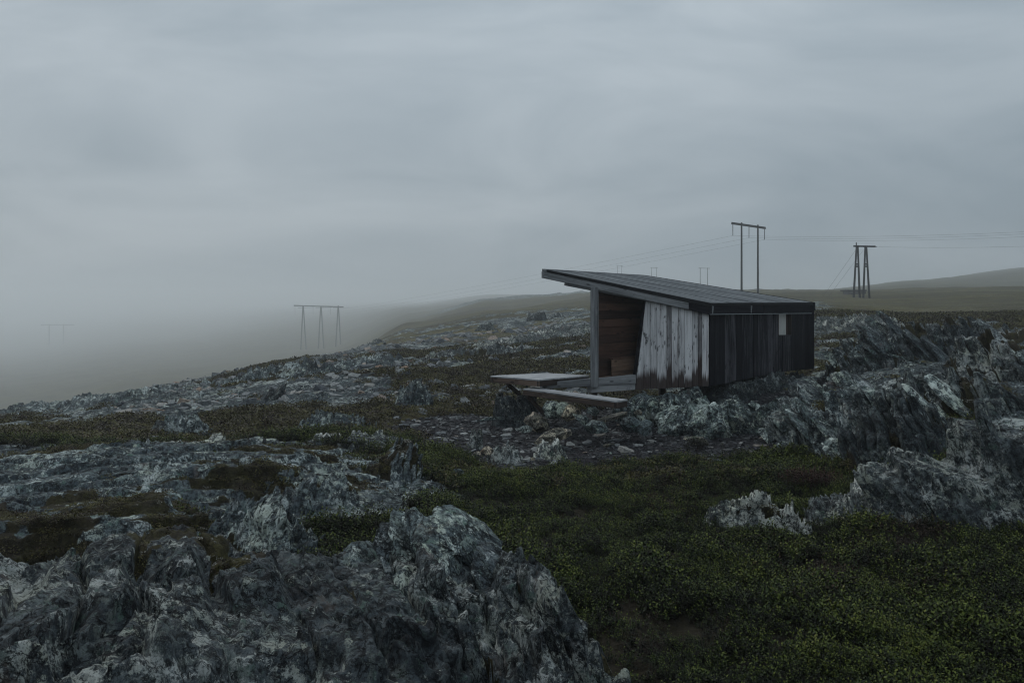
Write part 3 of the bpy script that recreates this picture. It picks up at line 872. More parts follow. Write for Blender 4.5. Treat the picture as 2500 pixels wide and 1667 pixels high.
# roof: boards down the slope, felt edge, fascias
NB = 23
q = lambda a, b, t: Vector((*(a.lerp(b, t)), 0))
for i in range(NB):
    t0, t1 = i / NB + 0.0012, (i + 1) / NB - 0.0012
    cs = []
    for (a, b, za, zb, t) in ((B, C, zB, zC, t0), (B, C, zB, zC, t1), (A, D, zA, zD, t1), (A, D, zA, zD, t0)):
        v = q(a, b, t); v.z = lerp(za, zb, t); cs.append(v)
    n = (cs[1] - cs[0]).cross(cs[3] - cs[0]).normalized()
    if n.z < 0: n = -n
    lift = random.choice([0, 0.004, 0.008])
    board('roof_board', [c + n * lift for c in cs], n, 0.028, cs[3] - cs[0], M_roof, roof_part, random.choice([0.38, 0.45, 0.5, 0.58, 0.66]), 0.004)
A3, B3, C3, D3 = (Vector((A.x, A.y, zA)), Vector((B.x, B.y, zB)), Vector((C.x, C.y, zC)), Vector((D.x, D.y, zD)))
nRo = (B3 - A3).cross(D3 - A3).normalized()
nF = Vector(((B - A).y, -(B - A).x, 0)).normalized()
nE = Vector(((C - B).y, -(C - B).x, 0)).normalized()
nK = Vector((-(C - D).y, (C - D).x, 0)).normalized()
nW = Vector((-(D - A).y, (D - A).x, 0)).normalized()
dn = lambda v, k: v - UP * k
# soffit boarding
cs = [dn(A3, .034) , dn(B3, .034), dn(C3, .034), dn(D3, .034)]
board('soffit', cs, nRo, 0.03, B3 - A3, M_inside, roof_part, 0.6)
# rake facing the camera: felt strip above a grey board that ends dark at the low corner
o_ = nF * 0.012
board('roof_edge', [dn(A3, .040) + o_, dn(B3, .085) + o_, dn(B3, -.006) + o_, dn(A3, -.006) + o_], nF, 0.03, B3 - A3, M_felt, roof_part, 0.2)
mid = 0.86
m3 = A3.lerp(B3, mid)
fz = lambda t: lerp(0.168, 0.235, t)
board('fascia_board', [dn(A3, fz(0)), dn(m3, fz(mid)), dn(m3, lerp(.040, .085, mid) + .002), dn(A3, .042)], nF, 0.045, B3 - A3, M_grey, roof_part, 0.62)
board('fascia_board', [dn(m3, fz(mid)) + (B3 - A3).normalized() * 0.003, dn(B3, .25), dn(B3, .087), dn(m3, lerp(.040, .085, mid) + .002) + (B3 - A3).normalized() * 0.003], nF, 0.045, B3 - A3, M_darkclad, roof_part, 0.3)
# low eave
o_ = nE * 0.012
board('roof_edge', [dn(B3, .05) + o_, dn(C3, .05) + o_, dn(C3, -.006) + o_, dn(B3, -.006) + o_], nE, 0.03, C3 - B3, M_felt, roof_part)
for (t0, t1) in ((0, 0.46), (0.462, 1)):
    b0, b1 = B3.lerp(C3, t0), B3.lerp(C3, t1)
    board('fascia_board', [dn(b0, .235), dn(b1, .285), dn(b1, .052), dn(b0, .052)], nE, 0.04, C3 - B3, M_darkclad, roof_part, 0.25)
board('drip_edge', [dn(B3, .252) + nE * 0.02, dn(C3, .302) + nE * 0.02, dn(C3, .285) + nE * 0.02, dn(B3, .237) + nE * 0.02], nE, 0.03, C3 - B3, M_metal, roof_part, bev=0.002)
# high eave and back rake
board('fascia_board', [dn(D3, .16), dn(A3, .16), dn(A3, -.004), dn(D3, -.004)], nW, 0.04, D3 - A3, M_grey, roof_part, 0.5)
board('fascia_board', [dn(C3, .22), dn(D3, .16), dn(D3, -.004), dn(C3, -.004)], nK, 0.04, D3 - C3, M_darkclad, roof_part, 0.5)
# purlins under the roof, running down the slope
for off, st in ((0.24, 0.085), (2.2, 0.05)):
    a_ = A3.lerp(B3, st) + (D3 - A3).normalized() * off; b_ = A3.lerp(B3, 0.98) + (C3 - B3).normalized() * off
    beam('rafter', dn(a_, .165), dn(b_, .165), 0.10, 0.17, M_grey, roof_part, tone=0.55)

# post, sills
def lpt(px, py, out=0.0):
    return LW(px, py) + nL * out
pc = LW(1448, 918) + nL * 0.05 - dirL.to_3d() * 0.0
ptop = roof_z(Vector((pc.x, pc.y))) - 0.16
ang = Vector((0.62, -0.78, 0)).normalized()
def post(p, zb_, zt_, w, dpt, mat, tone):
    g = UP; n = Vector((-0.25, -0.97, 0)).normalized(); s = n.cross(g).normalized()
    c0 = Vector((p.x, p.y, zb_)); c1 = Vector((p.x, p.y, zt_))
    return board('post', [c0 + n * dpt / 2 - s * w / 2, c0 + n * dpt / 2 + s * w / 2, c1 + n * dpt / 2 + s * w / 2, c1 + n * dpt / 2 - s * w / 2], n, dpt, g, mat, hut, tone, 0.006)
post(pc, CZ - 1.72, ptop, 0.145, 0.15, M_grey, 0.45)
# sliver behind the post, toned lighter as the end wall's lit edge
s0 = LW(1461.5, 711) - nL * 0.10; s1 = LW(1468.8, 712) - nL * 0.10; s2 = LW(1461.0, 782) - nL * 0.10
board('lit_edge_sliver', [s2, s1, s0], nL, 0.03, UP, M_brown, hut, 0.95, 0.002)
# sill timbers
def lbeam(px0, y0t, y0b, px1, y1t, y1b, out, th, mat, tone):
    pts = [LW(px0, y0b), LW(px1, y1b), LW(px1, y1t), LW(px0, y0t)]
    return board('sill_beam', [p_ + nL * out for p_ in pts], nL, th, dirL.to_3d(), mat, hut, tone, 0.006)
lbeam(1330, 932, 948.5, 1437, 924.2, 942, 0.06, 0.16, M_grey, 0.32)
lbeam(1437.6, 924.2, 942, 1549, 914.5, 936, 0.05, 0.16, M_grey, 0.6)
lbeam(1441.5, 942.4, 959, 1549, 936.4, 951, 0.035, 0.16, M_grey, 0.85)
# floor: boards, joist edge below, and stub columns standing on the rock
pl = [Pp, WB + Vector((-0.1, 0.1)), Cc + Vector((-0.12, 0)), Ee]
for i in range(14):
    t0, t1 = i / 14 + 0.001, (i + 1) / 14 - 0.001
    cs = [Pp.lerp(Ee, t0), pl[1].lerp(pl[2], t0), pl[1].lerp(pl[2], t1), Pp.lerp(Ee, t1)]
    board('floor_board', [Vector((c.x, c.y, CZ - 1.525)) for c in cs], UP, 0.035, (cs[1] - cs[0]).to_3d(), M_bench, hut, 0.4, 0.003)
board('floor_deck', [Vector((c.x, c.y, zbot + 0.20)) for c in pl], UP, 0.16, (pl[1] - pl[0]).to_3d(), M_darkclad, hut)
for tx, ty in ((0.12, 0.45), (0.15, 0.85)):
    c = pl[0].lerp(pl[1], tx).lerp(pl[3].lerp(pl[2], tx), ty)
    gz = float(base_h(np.array([c.x]), np.array([c.y]))[0])
    beam('stilt', (c.x, c.y, gz - 0.3), (c.x, c.y, zbot + 0.03), 0.14, 0.14, M_brown, hut, up=(0, 1, 0), tone=0.2)
# bench along the inside of the end wall
for k in range(4):
    z0 = CZ - 1.52 + k * 0.088
    a_ = Pp.lerp(Ee, 0.10) + Vector((nP.x, nP.y)) * 0.12; b_ = Pp.lerp(Ee, 0.62) + Vector((nP.x, nP.y)) * 0.12
    board('bench_board', [Vector((a_.x, a_.y, z0)), Vector((b_.x, b_.y, z0)), Vector((b_.x, b_.y, z0 + 0.084)), Vector((a_.x, a_.y, z0 + 0.084))], nP, 0.03, (b_ - a_).to_3d(), M_bench, bench_part, 0.3 + 0.15 * k, 0.003)
a_ = Pp.lerp(Ee, 0.10); b_ = Pp.lerp(Ee, 0.62); o2 = Vector((nP.x, nP.y))
board('bench_seat', [Vector((*(a_ + o2 * 0.035), CZ - 1.165)), Vector((*(a_ + o2 * 0.14), CZ - 1.165)), Vector((*(b_ + o2 * 0.14), CZ - 1.165)), Vector((*(b_ + o2 * 0.035), CZ - 1.165))], UP, 0.03, (b_ - a_).to_3d(), M_inside, bench_part, 0.9)

# the deck in front of the entrance: three wide planks over a brown edge timber
zd = CZ - 1.497
def plan(px, py):            # pixel -> plan at deck height
    d = (CZ - zd) * F / (py - HY)
    return Vector(((px - HX) / F * d, d))
p1, p2, p3, p4 = plan(1197, 916.8), plan(1314.5, 926.3), plan(1440, 916.0), plan(1334, 910.0)
for i in range(4):
    t0, t1 = i / 4 + 0.002, (i + 1) / 4 - 0.002
    cs = [p1.lerp(p4, t0), p2.lerp(p3, t0), p2.lerp(p3, t1), p1.lerp(p4, t1)]
    board('deck_board', [Vector((c.x, c.y, zd)) for c in cs], UP, 0.03, (cs[1] - cs[0]).to_3d(), M_deck, deck_part, [0.8, 0.65, 0.75, 0.6][i], 0.004)
ins = lambda v, k: v
def edge(pa, pb, zt, h, mat, tone, th=0.06, par=deck_part, nm='deck_edge'):
    n = Vector(((pb - pa).y, -(pb - pa).x, 0)).normalized()
    k = n * -0.006
    return board(nm, [Vector((pa.x, pa.y, zt - h)) + k, Vector((pb.x, pb.y, zt - h)) + k, Vector((pb.x, pb.y, zt)) + k, Vector((pa.x, pa.y, zt)) + k], n, th, (pb - pa).to_3d(), mat, par, tone)
edge(p1, p2, zd - .032, 0.105, M_brown, 0.85)
edge(p2, p3, zd - .032, 0.105, M_brown, 0.15)
edge(p4, p1, zd - .032, 0.105, M_brown, 0.4)
# the low step
zs = CZ - 1.68
def plan2(px, py):
    d = (CZ - zs) * F / (py - HY)
    return Vector(((px - HX) / F * d, d))
s1, s2, s3 = plan2(1276.3, 948.3), plan2(1505.9, 978.8), plan2(1533, 974.8)
s4 = s1 + (s3 - s2)
board('step_board', [Vector((c.x, c.y, zs)) for c in (s1, s2, s3, s4)], UP, 0.03, (s2 - s1).to_3d(), M_deck, step_part, 0.45)
edge(s1, s2, zs - .032, 0.095, M_brown, 0.55, par=step_part, nm='step_edge')
edge(s2, s3, zs - .032, 0.095, M_brown, 0.25, par=step_part, nm='step_edge')
# braces under step and deck
beam('brace', P(1287, 966, 15.75), P(1330, 1012, 15.95), 0.07, 0.07, M_brown, hut, tone=0.4)
beam('brace', P(1240, 938, 16.3), P(1268, 962, 16.7), 0.07, 0.07, M_brown, hut, tone=0.5)
beam('stilt', P(1452, 955, 16.6), P(1452, 1030, 16.6), 0.10, 0.10, M_brown, hut, up=(0, 1, 0), tone=0.2)
#beam('stilt', P(1490, 985, 14.4), P(1490, 1062, 14.4), 0.08, 0.08, M_brown, hut, up=(0, 1, 0), tone=0.2)

# ------------------------------------------------------------------ more outcrops
def rk(px, d, name='rock_outcrop', label='', **k):
    x_, y_ = at(px, d)
    return rock(name, label, x_, y_, k.pop('a'), k.pop('b'), k.pop('H'), **k)
YR = R(-25)      # the right-hand outcrops: layers dip down to the right
rk(330, 10.5, label='broad stepped bedrock pavement crossing the left middle ground', a=4.2, b=2.1, H=0.4, yaw=R(106), dip=0.1, sw=0.5, bl=2.2, res=0.028, seed=11, p=3.0, sharp=2.2, step=0.4, rough=0.05, moss=0.44, terr=0.11, terr_tilt=0.1, mat=M_rock_grey)
rk(130, 7.6, label='low bedrock shelf at the left edge just above the foreground hump', a=1.8, b=1.0, H=0.40, yaw=R(106), dip=0.1, sw=0.4, bl=1.6, res=0.022, seed=12, p=2.6, step=0.4, rough=0.045, moss=0.32, mat=M_rock_grey)
rk(640, 7.6, label='knobbly dark rock at the right end of the left bedrock pavement', a=0.7, b=0.6, H=0.45, yaw=R(40), dip=0.2, sw=0.16, bl=0.5, res=0.016, seed=13, p=2.2, step=0.5, rough=0.07, moss=0.35, sharp=1.8, mat=M_rock_grey)
rk(720, 9.4, label='ragged grey rock knob beside the green heath left of centre', a=0.8, b=0.5, H=0.36, yaw=R(70), dip=0.3, sw=0.14, bl=0.4, res=0.018, seed=14, p=2.2, step=0.5, rough=0.09, moss=0.06, sharp=1.8, mat=M_rock_grey)
rk(440, 11.6, label='smooth pale rock tongue ending on the moss above the left pavement', a=0.9, b=0.30, H=0.42, yaw=R(100), dip=0.2, sw=0.2, bl=0.8, res=0.022, seed=15, p=2.3, step=0.4, rough=0.05, moss=0.05, mat=M_rock_pale)
rk(180, 27, label='long rocky ridge on the far left against the fog', a=5.2, b=1.8, H=0.42, yaw=R(85), dip=0.3, sw=0.3, bl=0.9, res=0.055, seed=16, p=2.2, step=0.7, rough=0.1, moss=0.2, sharp=1.5, mat=M_rock_grey)
rk(400, 33, label='rounded rock knoll on the far left skyline', a=2.6, b=1.3, H=0.4, yaw=R(80), dip=0.2, sw=0.35, bl=1.0, res=0.06, seed=17, p=2.2, step=0.6, rough=0.1, moss=0.2, sharp=1.5, mat=M_rock_grey)
rk(468, 16.2, label='dome-shaped layered rock alone on the moss at left', a=0.65, b=0.5, H=0.42, yaw=R(20), dip=-0.35, sw=0.13, bl=0.5, res=0.024, seed=18, p=2.1, sharp=1.8, step=0.5, rough=0.08, moss=0.05, mat=M_rock_grey)
rk(395, 16.8, label='small broken rock left of the dome-shaped one on the moss', a=0.35, b=0.22, H=0.3, yaw=R(40), sw=0.1, bl=0.3, res=0.022, seed=19, step=0.7, rough=0.06, moss=0.1)
rk(965, 11.3, label='upright jagged rock cluster in the middle of the heath', a=0.55, b=0.5, H=0.48, yaw=R(20), dip=0.25, sw=0.10, bl=0.35, res=0.015, seed=20, p=2.2, sharp=1.8, step=0.5, rough=0.08, moss=0.06, mat=M_rock_grey)
rk(790, 13.6, label='pale low boulder on the moss left of centre', a=0.38, b=0.26, H=0.28, yaw=R(70), sw=0.15, bl=0.5, res=0.018, seed=21, sharp=1.8, step=0.5, rough=0.05, moss=0.06, mat=M_rock_pale)
rk(912, 13.3, label='pale cracked boulder left of the dark trodden ground', a=0.55, b=0.32, H=0.34, yaw=R(95), dip=0.3, sw=0.16, bl=0.5, res=0.018, seed=22, sharp=1.8, step=0.5, rough=0.06, moss=0.06, mat=M_rock_pale)
rk(822, 15.6, label='row of small grey rocks behind the pale boulders', a=0.75, b=0.26, H=0.3, yaw=R(85), dip=0.2, sw=0.12, bl=0.3, res=0.022, seed=23, step=0.5, rough=0.07, moss=0.06, sharp=1.8, mat=M_rock_grey)
rk(1008, 19.2, label='spiky rock crest beyond the trodden ground left of the deck', a=0.65, b=0.4, H=0.5, yaw=R(25), dip=0.15, sw=0.12, bl=0.3, res=0.025, seed=24, sharp=1.8, step=0.5, rough=0.10, moss=0.06, mat=M_rock_grey)
rk(700, 30, label='long jagged outcrop crossing the middle distance at left', a=3.4, b=0.9, H=0.6, yaw=R(82), dip=0.3, sw=0.22, bl=0.6, res=0.05, seed=25, p=2.2, step=0.85, rough=0.12, moss=0.06, sharp=1.6, mat=M_rock_grey)
rk(890, 33, label='rough outcrop right of the long jagged one in the middle distance', a=2.2, b=0.8, H=0.5, yaw=R(80), dip=0.3, sw=0.22, bl=0.6, res=0.05, seed=26, p=2.2, step=0.85, rough=0.11, moss=0.06, sharp=1.5, mat=M_rock_grey)
rk(660, 22.5, label='small dark rock heap on the brown moss', a=0.45, b=0.3, H=0.5, yaw=R(30), sw=0.12, bl=0.3, res=0.03, seed=27, step=0.8, rough=0.08, moss=0.06)
rk(800, 46, label='broken grey rock band below the three-legged pylon', a=4.0, b=1.0, H=0.4, yaw=R(86), dip=0.3, sw=0.3, bl=0.8, res=0.09, seed=28, step=0.85, rough=0.1, moss=0.06, sharp=1.4)
rk(905, 72, label='dark rock ledge on the skyline right of the three-legged pylon', a=1.6, b=0.5, H=0.4, yaw=R(85), dip=0.3, sw=0.3, bl=0.9, res=0.08, seed=29, step=0.7, rough=0.15, moss=0.0, mat=M_rock)
rk(1310, 68, label='squarish dark boulder on the far hillside left of the shelter', a=0.9, b=0.6, H=0.8, yaw=R(70), dip=0.1, sw=0.5, bl=1.4, res=0.08, seed=30, sharp=3, step=0.2, rough=0.1, moss=0.0, mat=M_rock)
rk(1358, 70, label='low dark boulder beside the squarish one on the far hillside', a=0.9, b=0.5, H=0.6, yaw=R(75), dip=0.1, sw=0.5, bl=1.4, res=0.08, seed=31, sharp=2.4, step=0.2, rough=0.1, moss=0.0, mat=M_rock)
rk(1185, 62, label='small dark boulder at the foot of the far hill', a=0.8, b=0.5, H=0.55, yaw=R(75), dip=0.1, sw=0.4, bl=1.0, res=0.08, seed=32, sharp=2.4, step=0.3, rough=0.1, moss=0.0, mat=M_rock)
rk(1330, 44, label='pale rough rock band behind the shelter post', a=4.6, b=1.2, H=0.6, yaw=R(84), dip=0.3, sw=0.3, bl=0.8, res=0.075, seed=33, step=0.85, rough=0.13, moss=0.15, mat=M_rock_pale, sharp=1.5)
rk(1170, 36, label='low broken rock band beyond the deck', a=3.0, b=0.8, H=0.45, yaw=R(88), dip=0.3, sw=0.25, bl=0.7, res=0.065, seed=34, step=0.85, rough=0.14, moss=0.2)
# rocks on the trodden ground in front of the shelter
rk(1232, 12.9, label='square lichen-grey block standing at the edge of the heath below the deck', a=0.32, b=0.3, H=0.36, yaw=R(10), dip=0.05, sw=0.11, bl=0.4, res=0.014, seed=35, p=3, sharp=1.8, step=0.5, rough=0.05, moss=0.0)
rk(1345, 13.0, label='broken pale rock heap right of the square block', a=0.32, b=0.24, H=0.34, yaw=R(60), dip=0.2, sw=0.09, bl=0.3, res=0.014, seed=36, step=0.8, rough=0.07, moss=0.1, mat=M_rock_pale)
rk(1160, 14.0, label='small upright dark rock behind the square block', a=0.16, b=0.12, H=0.4, yaw=R(20), dip=0.0, sw=0.1, bl=0.3, res=0.014, seed=37, sharp=3.4, step=0.5, rough=0.05, moss=0.0)
# rocks carrying the shelter
rock('rock_outcrop', 'rock knoll toned dark for the shade under the shelter floor', 5.7, 20.3, 2.7, 1.0, 0.62, yaw=R(-41), dip=0.1, sw=0.25, bl=0.7, res=0.035, seed=38, sharp=2.6, step=0.35, rough=0.08, moss=0.0, sink=0.22, mat=M_rock_shade)  # darkened material fills the shadow gap below the floor
rk(1735, 15.3, label='rounded greenish boulders in a row beneath the shelter corner', a=0.95, b=0.48, H=0.5, yaw=R(80), dip=-0.25, sw=0.5, bl=0.42, res=0.017, seed=39, p=2.4, sharp=2.8, step=0.75, rough=0.06, moss=0.0)
rk(1575, 16.6, label='upright slabs in the shadow under the silver cladding', a=0.75, b=0.35, H=0.55, yaw=R(85), dip=-0.1, sw=0.3, bl=0.24, res=0.018, seed=40, p=2.6, sharp=3.0, step=0.8, rough=0.05, moss=0.0)
# right-hand outcrops
rk(2070, 13.0, label='big slanting slab outcrop right of the shelter corner', a=1.2, b=1.15, H=0.9, yaw=YR, dip=-0.36, sw=0.42, bl=1.5, res=0.018, seed=41, p=2.4, sharp=2.0, step=0.55, rough=0.055, moss=0.2, slope=0.0, terr=0.3, mat=M_rock_grey)
rk(2010, 15.8, label='dark rock shoulder rising to the shelter floor at right', a=1.0, b=1.0, H=0.32, yaw=YR, dip=-0.36, sw=0.25, bl=0.8, res=0.022, seed=42, p=2.2, sharp=2.2, step=0.6, rough=0.055, moss=0.15)
rk(2190, 11.8, label='shattered dark outcrop of thin layers at centre right', a=1.2, b=0.9, H=0.75, yaw=YR, dip=-0.36, sw=0.14, bl=0.5, res=0.016, seed=43, p=2.2, sharp=1.9, step=0.7, rough=0.055, moss=0.25, mat=M_rock_shade, terr=0.2)
rk(2340, 13.4, label='dark broken ridge of thin layers behind the leaning slab', a=1.3, b=1.2, H=0.7, yaw=YR, dip=-0.36, sw=0.18, bl=0.6, res=0.02, seed=44, p=2.2, sharp=1.9, step=0.7, rough=0.055, moss=0.35, mat=M_rock_shade, terr=0.2)
rk(2330, 8.7, label='leaning grey slab sloping down to the heath at lower right', a=0.34, b=0.85, H=0.6, yaw=R(-38), dip=-0.5, sw=0.9, bl=0.5, res=0.012, seed=45, p=2.6, sharp=2.6, step=0.3, rough=0.035, moss=0.0, slope=-0.3, terr=0.3)
rk(2475, 8.9, label='large pointed block cut by the right edge of the picture', a=0.55, b=0.60, H=1.1, yaw=R(-30), dip=-0.2, sw=0.5, bl=0.9, res=0.014, seed=46, p=2.4, sharp=2.6, step=0.3, rough=0.04, moss=0.05, slope=-0.2, terr=0.4)
rk(2150, 21, label='slanting rock crest behind the shelter at right', a=1.6, b=1.3, H=0.85, yaw=YR, dip=-0.36, sw=0.2, bl=0.6, res=0.028, seed=47, p=2.2, sharp=1.9, step=0.7, rough=0.08, moss=0.35, terr=0.25)
rk(2310, 22, label='tilted dark ridge on the right with grassy ledges', a=2.0, b=1.6, H=0.85, yaw=YR, dip=-0.36, sw=0.24, bl=0.8, res=0.032, seed=48, p=2.2, sharp=1.9, step=0.7, rough=0.08, moss=0.42, mat=M_rock_shade, terr=0.25)
rk(2460, 16.5, label='steep layered rock at the right edge above the broken ridge', a=1.3, b=1.1, H=0.8, yaw=YR, dip=-0.36, sw=0.22, bl=0.8, res=0.026, seed=49, p=2.2, sharp=2.2, step=0.6, rough=0.055, moss=0.35, terr=0.25)
rk(2075, 35, label='pale bedrock patch by the path behind the shelter', a=3.4, b=2.2, H=0.55, yaw=YR, dip=-0.3, sw=0.22, bl=0.6, res=0.042, seed=50, p=2.2, sharp=1.8, step=0.8, rough=0.08, moss=0.1, mat=M_rock_pale, terr=0.2)
rk(2480, 24, label='low ridge along the right edge below the far field', a=1.9, b=1.5, H=0.45, yaw=YR, dip=-0.3, sw=0.25, bl=0.7, res=0.04, seed=51, p=2.2, sharp=1.9, step=0.75, rough=0.08, moss=0.4)
rk(1830, 9.35, label='pale cracked rock poking out of the heath at lower right', a=0.6, b=0.36, H=0.34, yaw=R(80), dip=-0.3, sw=0.14, bl=0.5, res=0.012, seed=52, sharp=1.8, step=0.5, rough=0.06, moss=0.3, mat=M_rock_pale)
rk(2030, 9.5, label='heap of small stones at the heath edge below the slanting outcrop', a=0.40, b=0.20, H=0.28, yaw=R(85), sw=0.09, bl=0.2, res=0.013, seed=53, step=0.9, rough=0.06, moss=0.1, mat=M_rock_pale)
rk(2140, 9.6, label='little pale boulder heap between the stones and the leaning slab', a=0.38, b=0.22, H=0.36, yaw=R(75), sw=0.1, bl=0.25, res=0.013, seed=54, step=0.85, rough=0.06, moss=0.05, mat=M_rock_pale)

# ------------------------------------------------------------------ loose slabs and slate flakes
def slab_mesh(name, seed, nseg=14, thick=0.22, sub=4, rough=1.0):
    """irregular rounded slab about 1 m long lying flat, a few hundred faces"""
    rg = np.random.default_rng(seed)
    bm = bmesh.new()
    bmesh.ops.create_icosphere(bm, subdivisions=sub, radius=0.5)
    ax = rg.uniform(0.7, 1.0, 6)
    planes = []
    for k in range(8):
        a = k / 8 * 2 * math.pi + rg.uniform(-0.3, 0.3)
        planes.append((Vector((math.cos(a), math.sin(a), rg.uniform(-0.35, 0.35))).normalized(), rg.uniform(0.28, 0.44)))
    for k in range(4):
        planes.append((Vector((rg.uniform(-.9, .9), rg.uniform(-.9, .9), 1)).normalized(), thick * rg.uniform(0.5, 0.75)))
    planes.append((Vector((rg.uniform(-.10, .10), rg.uniform(-.10, .10), 1)).normalized(), thick * 0.5))
    planes.append((Vector((rg.uniform(-.10, .10), rg.uniform(-.10, .10), -1)).normalized(), thick * 0.5))
    for v in bm.verts:
        c = v.co * 1.5
        for _ in range(3):
            for n_, dd in planes:
                e = c.dot(n_) - dd
                if e > 0: c = c - n_ * e * 0.985
        v.co = c
    bm.normal_update()
    co = np.array([v.co for v in bm.verts])
    nz = 0.018 * (ridged(co[:, 1] * 9 + seed, co[:, 2] * 9 + co[:, 0] * 2.0, 3, seed + 7) - 0.6) + 0.022 * fbm(co[:, 0] * 5 + seed, co[:, 1] * 5 + co[:, 2] * 9, 4, seed)
    nz = nz + 0.014 * facets(co[:, 0] + co[:, 2] * 0.6, co[:, 1] - co[:, 2] * 0.7, 0.16, 0.09, seed + 3) + 0.008 * fbm(co[:, 0] * 22, co[:, 2] * 22 + co[:, 1] * 18, 2, seed + 3)
    for v, q_ in zip(bm.verts, nz):
        v.co += v.normal * float(q_) * (0.6 + thick) * rough
    me = bpy.data.meshes.new(name)
    bm.to_mesh(me); bm.free()
    return me
def flake_mesh(name, seed, thick=0.14):
    rg = np.random.default_rng(seed)
    n = int(rg.integers(5, 8))
    bm = bmesh.new()
    an = np.sort(rg.uniform(0, 2 * math.pi, n)) * 0.5 + np.linspace(0, 2 * math.pi, n, endpoint=False) * 0.5
    el = rg.uniform(0.55, 1.0)
    rad = rg.uniform(0.36, 0.52, n)
    tp = [bm.verts.new((math.cos(a) * r_, math.sin(a) * r_ * el, thick * rg.uniform(0.3, 0.6))) for a, r_ in zip(an, rad)]
    bt = [bm.verts.new((math.cos(a) * r_ * 1.06, math.sin(a) * r_ * el * 1.06, -thick * 0.5)) for a, r_ in zip(an, rad)]
    ct = bm.verts.new((rg.uniform(-.1, .1), rg.uniform(-.1, .1), thick * 0.55))
    for i in range(n):
        j = (i + 1) % n
        bm.faces.new([tp[i], tp[j], ct])
        bm.faces.new([bt[i], bt[j], tp[j], tp[i]])
    bm.faces.new(bt[::-1])
    bmesh.ops.recalc_face_normals(bm, faces=bm.faces)
    bmesh.ops.bevel(bm, geom=[e for e in bm.edges if len(e.link_faces) == 2 and e.calc_face_angle(0) > 0.6], offset=0.015, segments=1, affect='EDGES')
    me = bpy.data.meshes.new(name)
    bm.to_mesh(me); bm.free()
    return me
SLABS = [slab_mesh('slab', 100 + i, thick=t) for i, t in enumerate((0.22, 0.30, 0.40, 0.26, 0.55, 0.18))]
def gz1(x_, y_):
    return float(ground_z(np.array([x_]), np.array([y_]))[0])
def slab(px, py, d, size, rot, label, var=0, tan=False, cat='rock', name='flat_stone'):
    me = SLABS[var].copy()
    me.materials.clear()
    o = link(name, me, M_slab_tan if tan else M_slab)
    o.location = P(px, py, d)
    o.scale = size
    o.rotation_euler = tuple(R(a) for a in rot)
    tag(o, label, cat)
    return o
slab(1345, 1063, 13.7, (0.85, 0.42, 0.6), (12, -14, 12), 'long flat tan slab lying on the dark gravel below the step', 3, True)
slab(1352, 1003, 14.9, (0.50, 0.42, 0.55), (80, 15, 30), 'upright mottled slab under the left end of the step', 2)
slab(1372, 998, 14.75, (0.34, 0.34, 0.5), (75, 25, -10), 'narrow leaning stone beside the upright mottled slab', 1)
slab(1393, 1010, 14.7, (0.45, 0.36, 0.55), (78, -12, 20), 'rust-flecked upright stone in the middle under the step', 2, True)
slab(1424, 1022, 14.2, (0.42, 0.50, 0.5), (35, 30, 40), 'pale greenish slab leaning under the step', 0)
slab(1447, 1002, 14.6, (0.42, 0.34, 0.5), (10, 5, 60), 'flat-topped stone tucked under the right half of the step', 3)
slab(1455, 1043, 13.9, (0.42, 0.32, 0.75), (82, 5, 10), 'dark blocky stone below the right half of the step', 4)
slab(1490, 1018, 14.5, (0.75, 0.38, 0.3), (5, -12, 15), 'thin rusty plank-like slab below the step end', 5, True)
slab(1542, 1040, 14.2, (0.50, 0.36, 0.5), (84, 8, 15), 'tall greenish slab standing right of the step end', 2)
slab(1576, 1045, 14.2, (0.52, 0.30, 0.4), (86, -14, 40), 'narrow pointed slab standing right of the tall greenish one', 1)
slab(1568, 995, 14.6, (0.26, 0.22, 0.4), (20, 10, 60), 'small rounded stone lying on top of the upright slabs', 4)
slab(1558, 1005, 14.3, (0.20, 0.14, 0.3), (15, 10, 10), 'small orange stone on the slabs right of the step', 3, True)
rk(1258, 16.5, label='big cracked lichen block under the deck', a=0.42, b=0.48, H=0.78, yaw=R(10), dip=0.05, sw=0.26, bl=0.6, res=0.016, seed=61, p=3.2, sharp=3.6, step=0.4, rough=0.05, moss=0.0, terr=0.3, wob=0.2)
slab(1312, 1030, 15.4, (0.62, 0.5, 0.6), (40, 20, 30), 'brown-stained rock between the deck and the step', 2, True)
slab(1196, 1022, 15.2, (0.62, 0.2, 0.3), (0, -3, 8), 'thin long slate lying on the gravel left of the deck rocks', 5)
slab(1280, 1045, 14.4, (0.36, 0.26, 0.4), (20, 10, 20), 'pale angular stone on the gravel in front of the deck', 0)
slab(1752, 1125, 12.4, (0.42, 0.10, 0.55), (78, 12, 8), 'thin greenish slate standing on edge in the heath margin', 0)
slab(1492, 1110, 13.3, (0.30, 0.24, 0.4), (10, 12, 30), 'pale flat stone on the gravel below the step end', 3)
slab(1480, 1088, 13.8, (0.34, 0.2, 0.3), (8, -8, 0), 'tan flat stone on the gravel above the pale one', 5, True)
slab(1190, 1105, 13.5, (0.32, 0.26, 0.5), (30, 20, 10), 'orange-tinged stone left of the square block', 2, True)
slab(1165, 1112, 13.3, (0.24, 0.18, 0.4), (20, 10, 50), 'tan pebble-like stone beside the orange-tinged one', 1, True)
slab(1302, 1122, 12.9, (0.28, 0.16, 0.35), (20, 10, -30), 'pinkish tan stone right of the square block', 0, True)
slab(1005, 1112, 13.2, (0.42, 0.26, 0.4), (15, 14, -25), 'flat pale wedge of rock near the upright jagged cluster', 0)
slab(1115, 1160, 11.6, (0.20, 0.16, 0.35), (20, 10, 20), 'small grey stone on the heath left of centre', 4)
slab(1510, 1160, 11.8, (0.28, 0.14, 0.4), (50, 10, 15), 'dark splintered stone sunk in the heath below the gravel', 1)
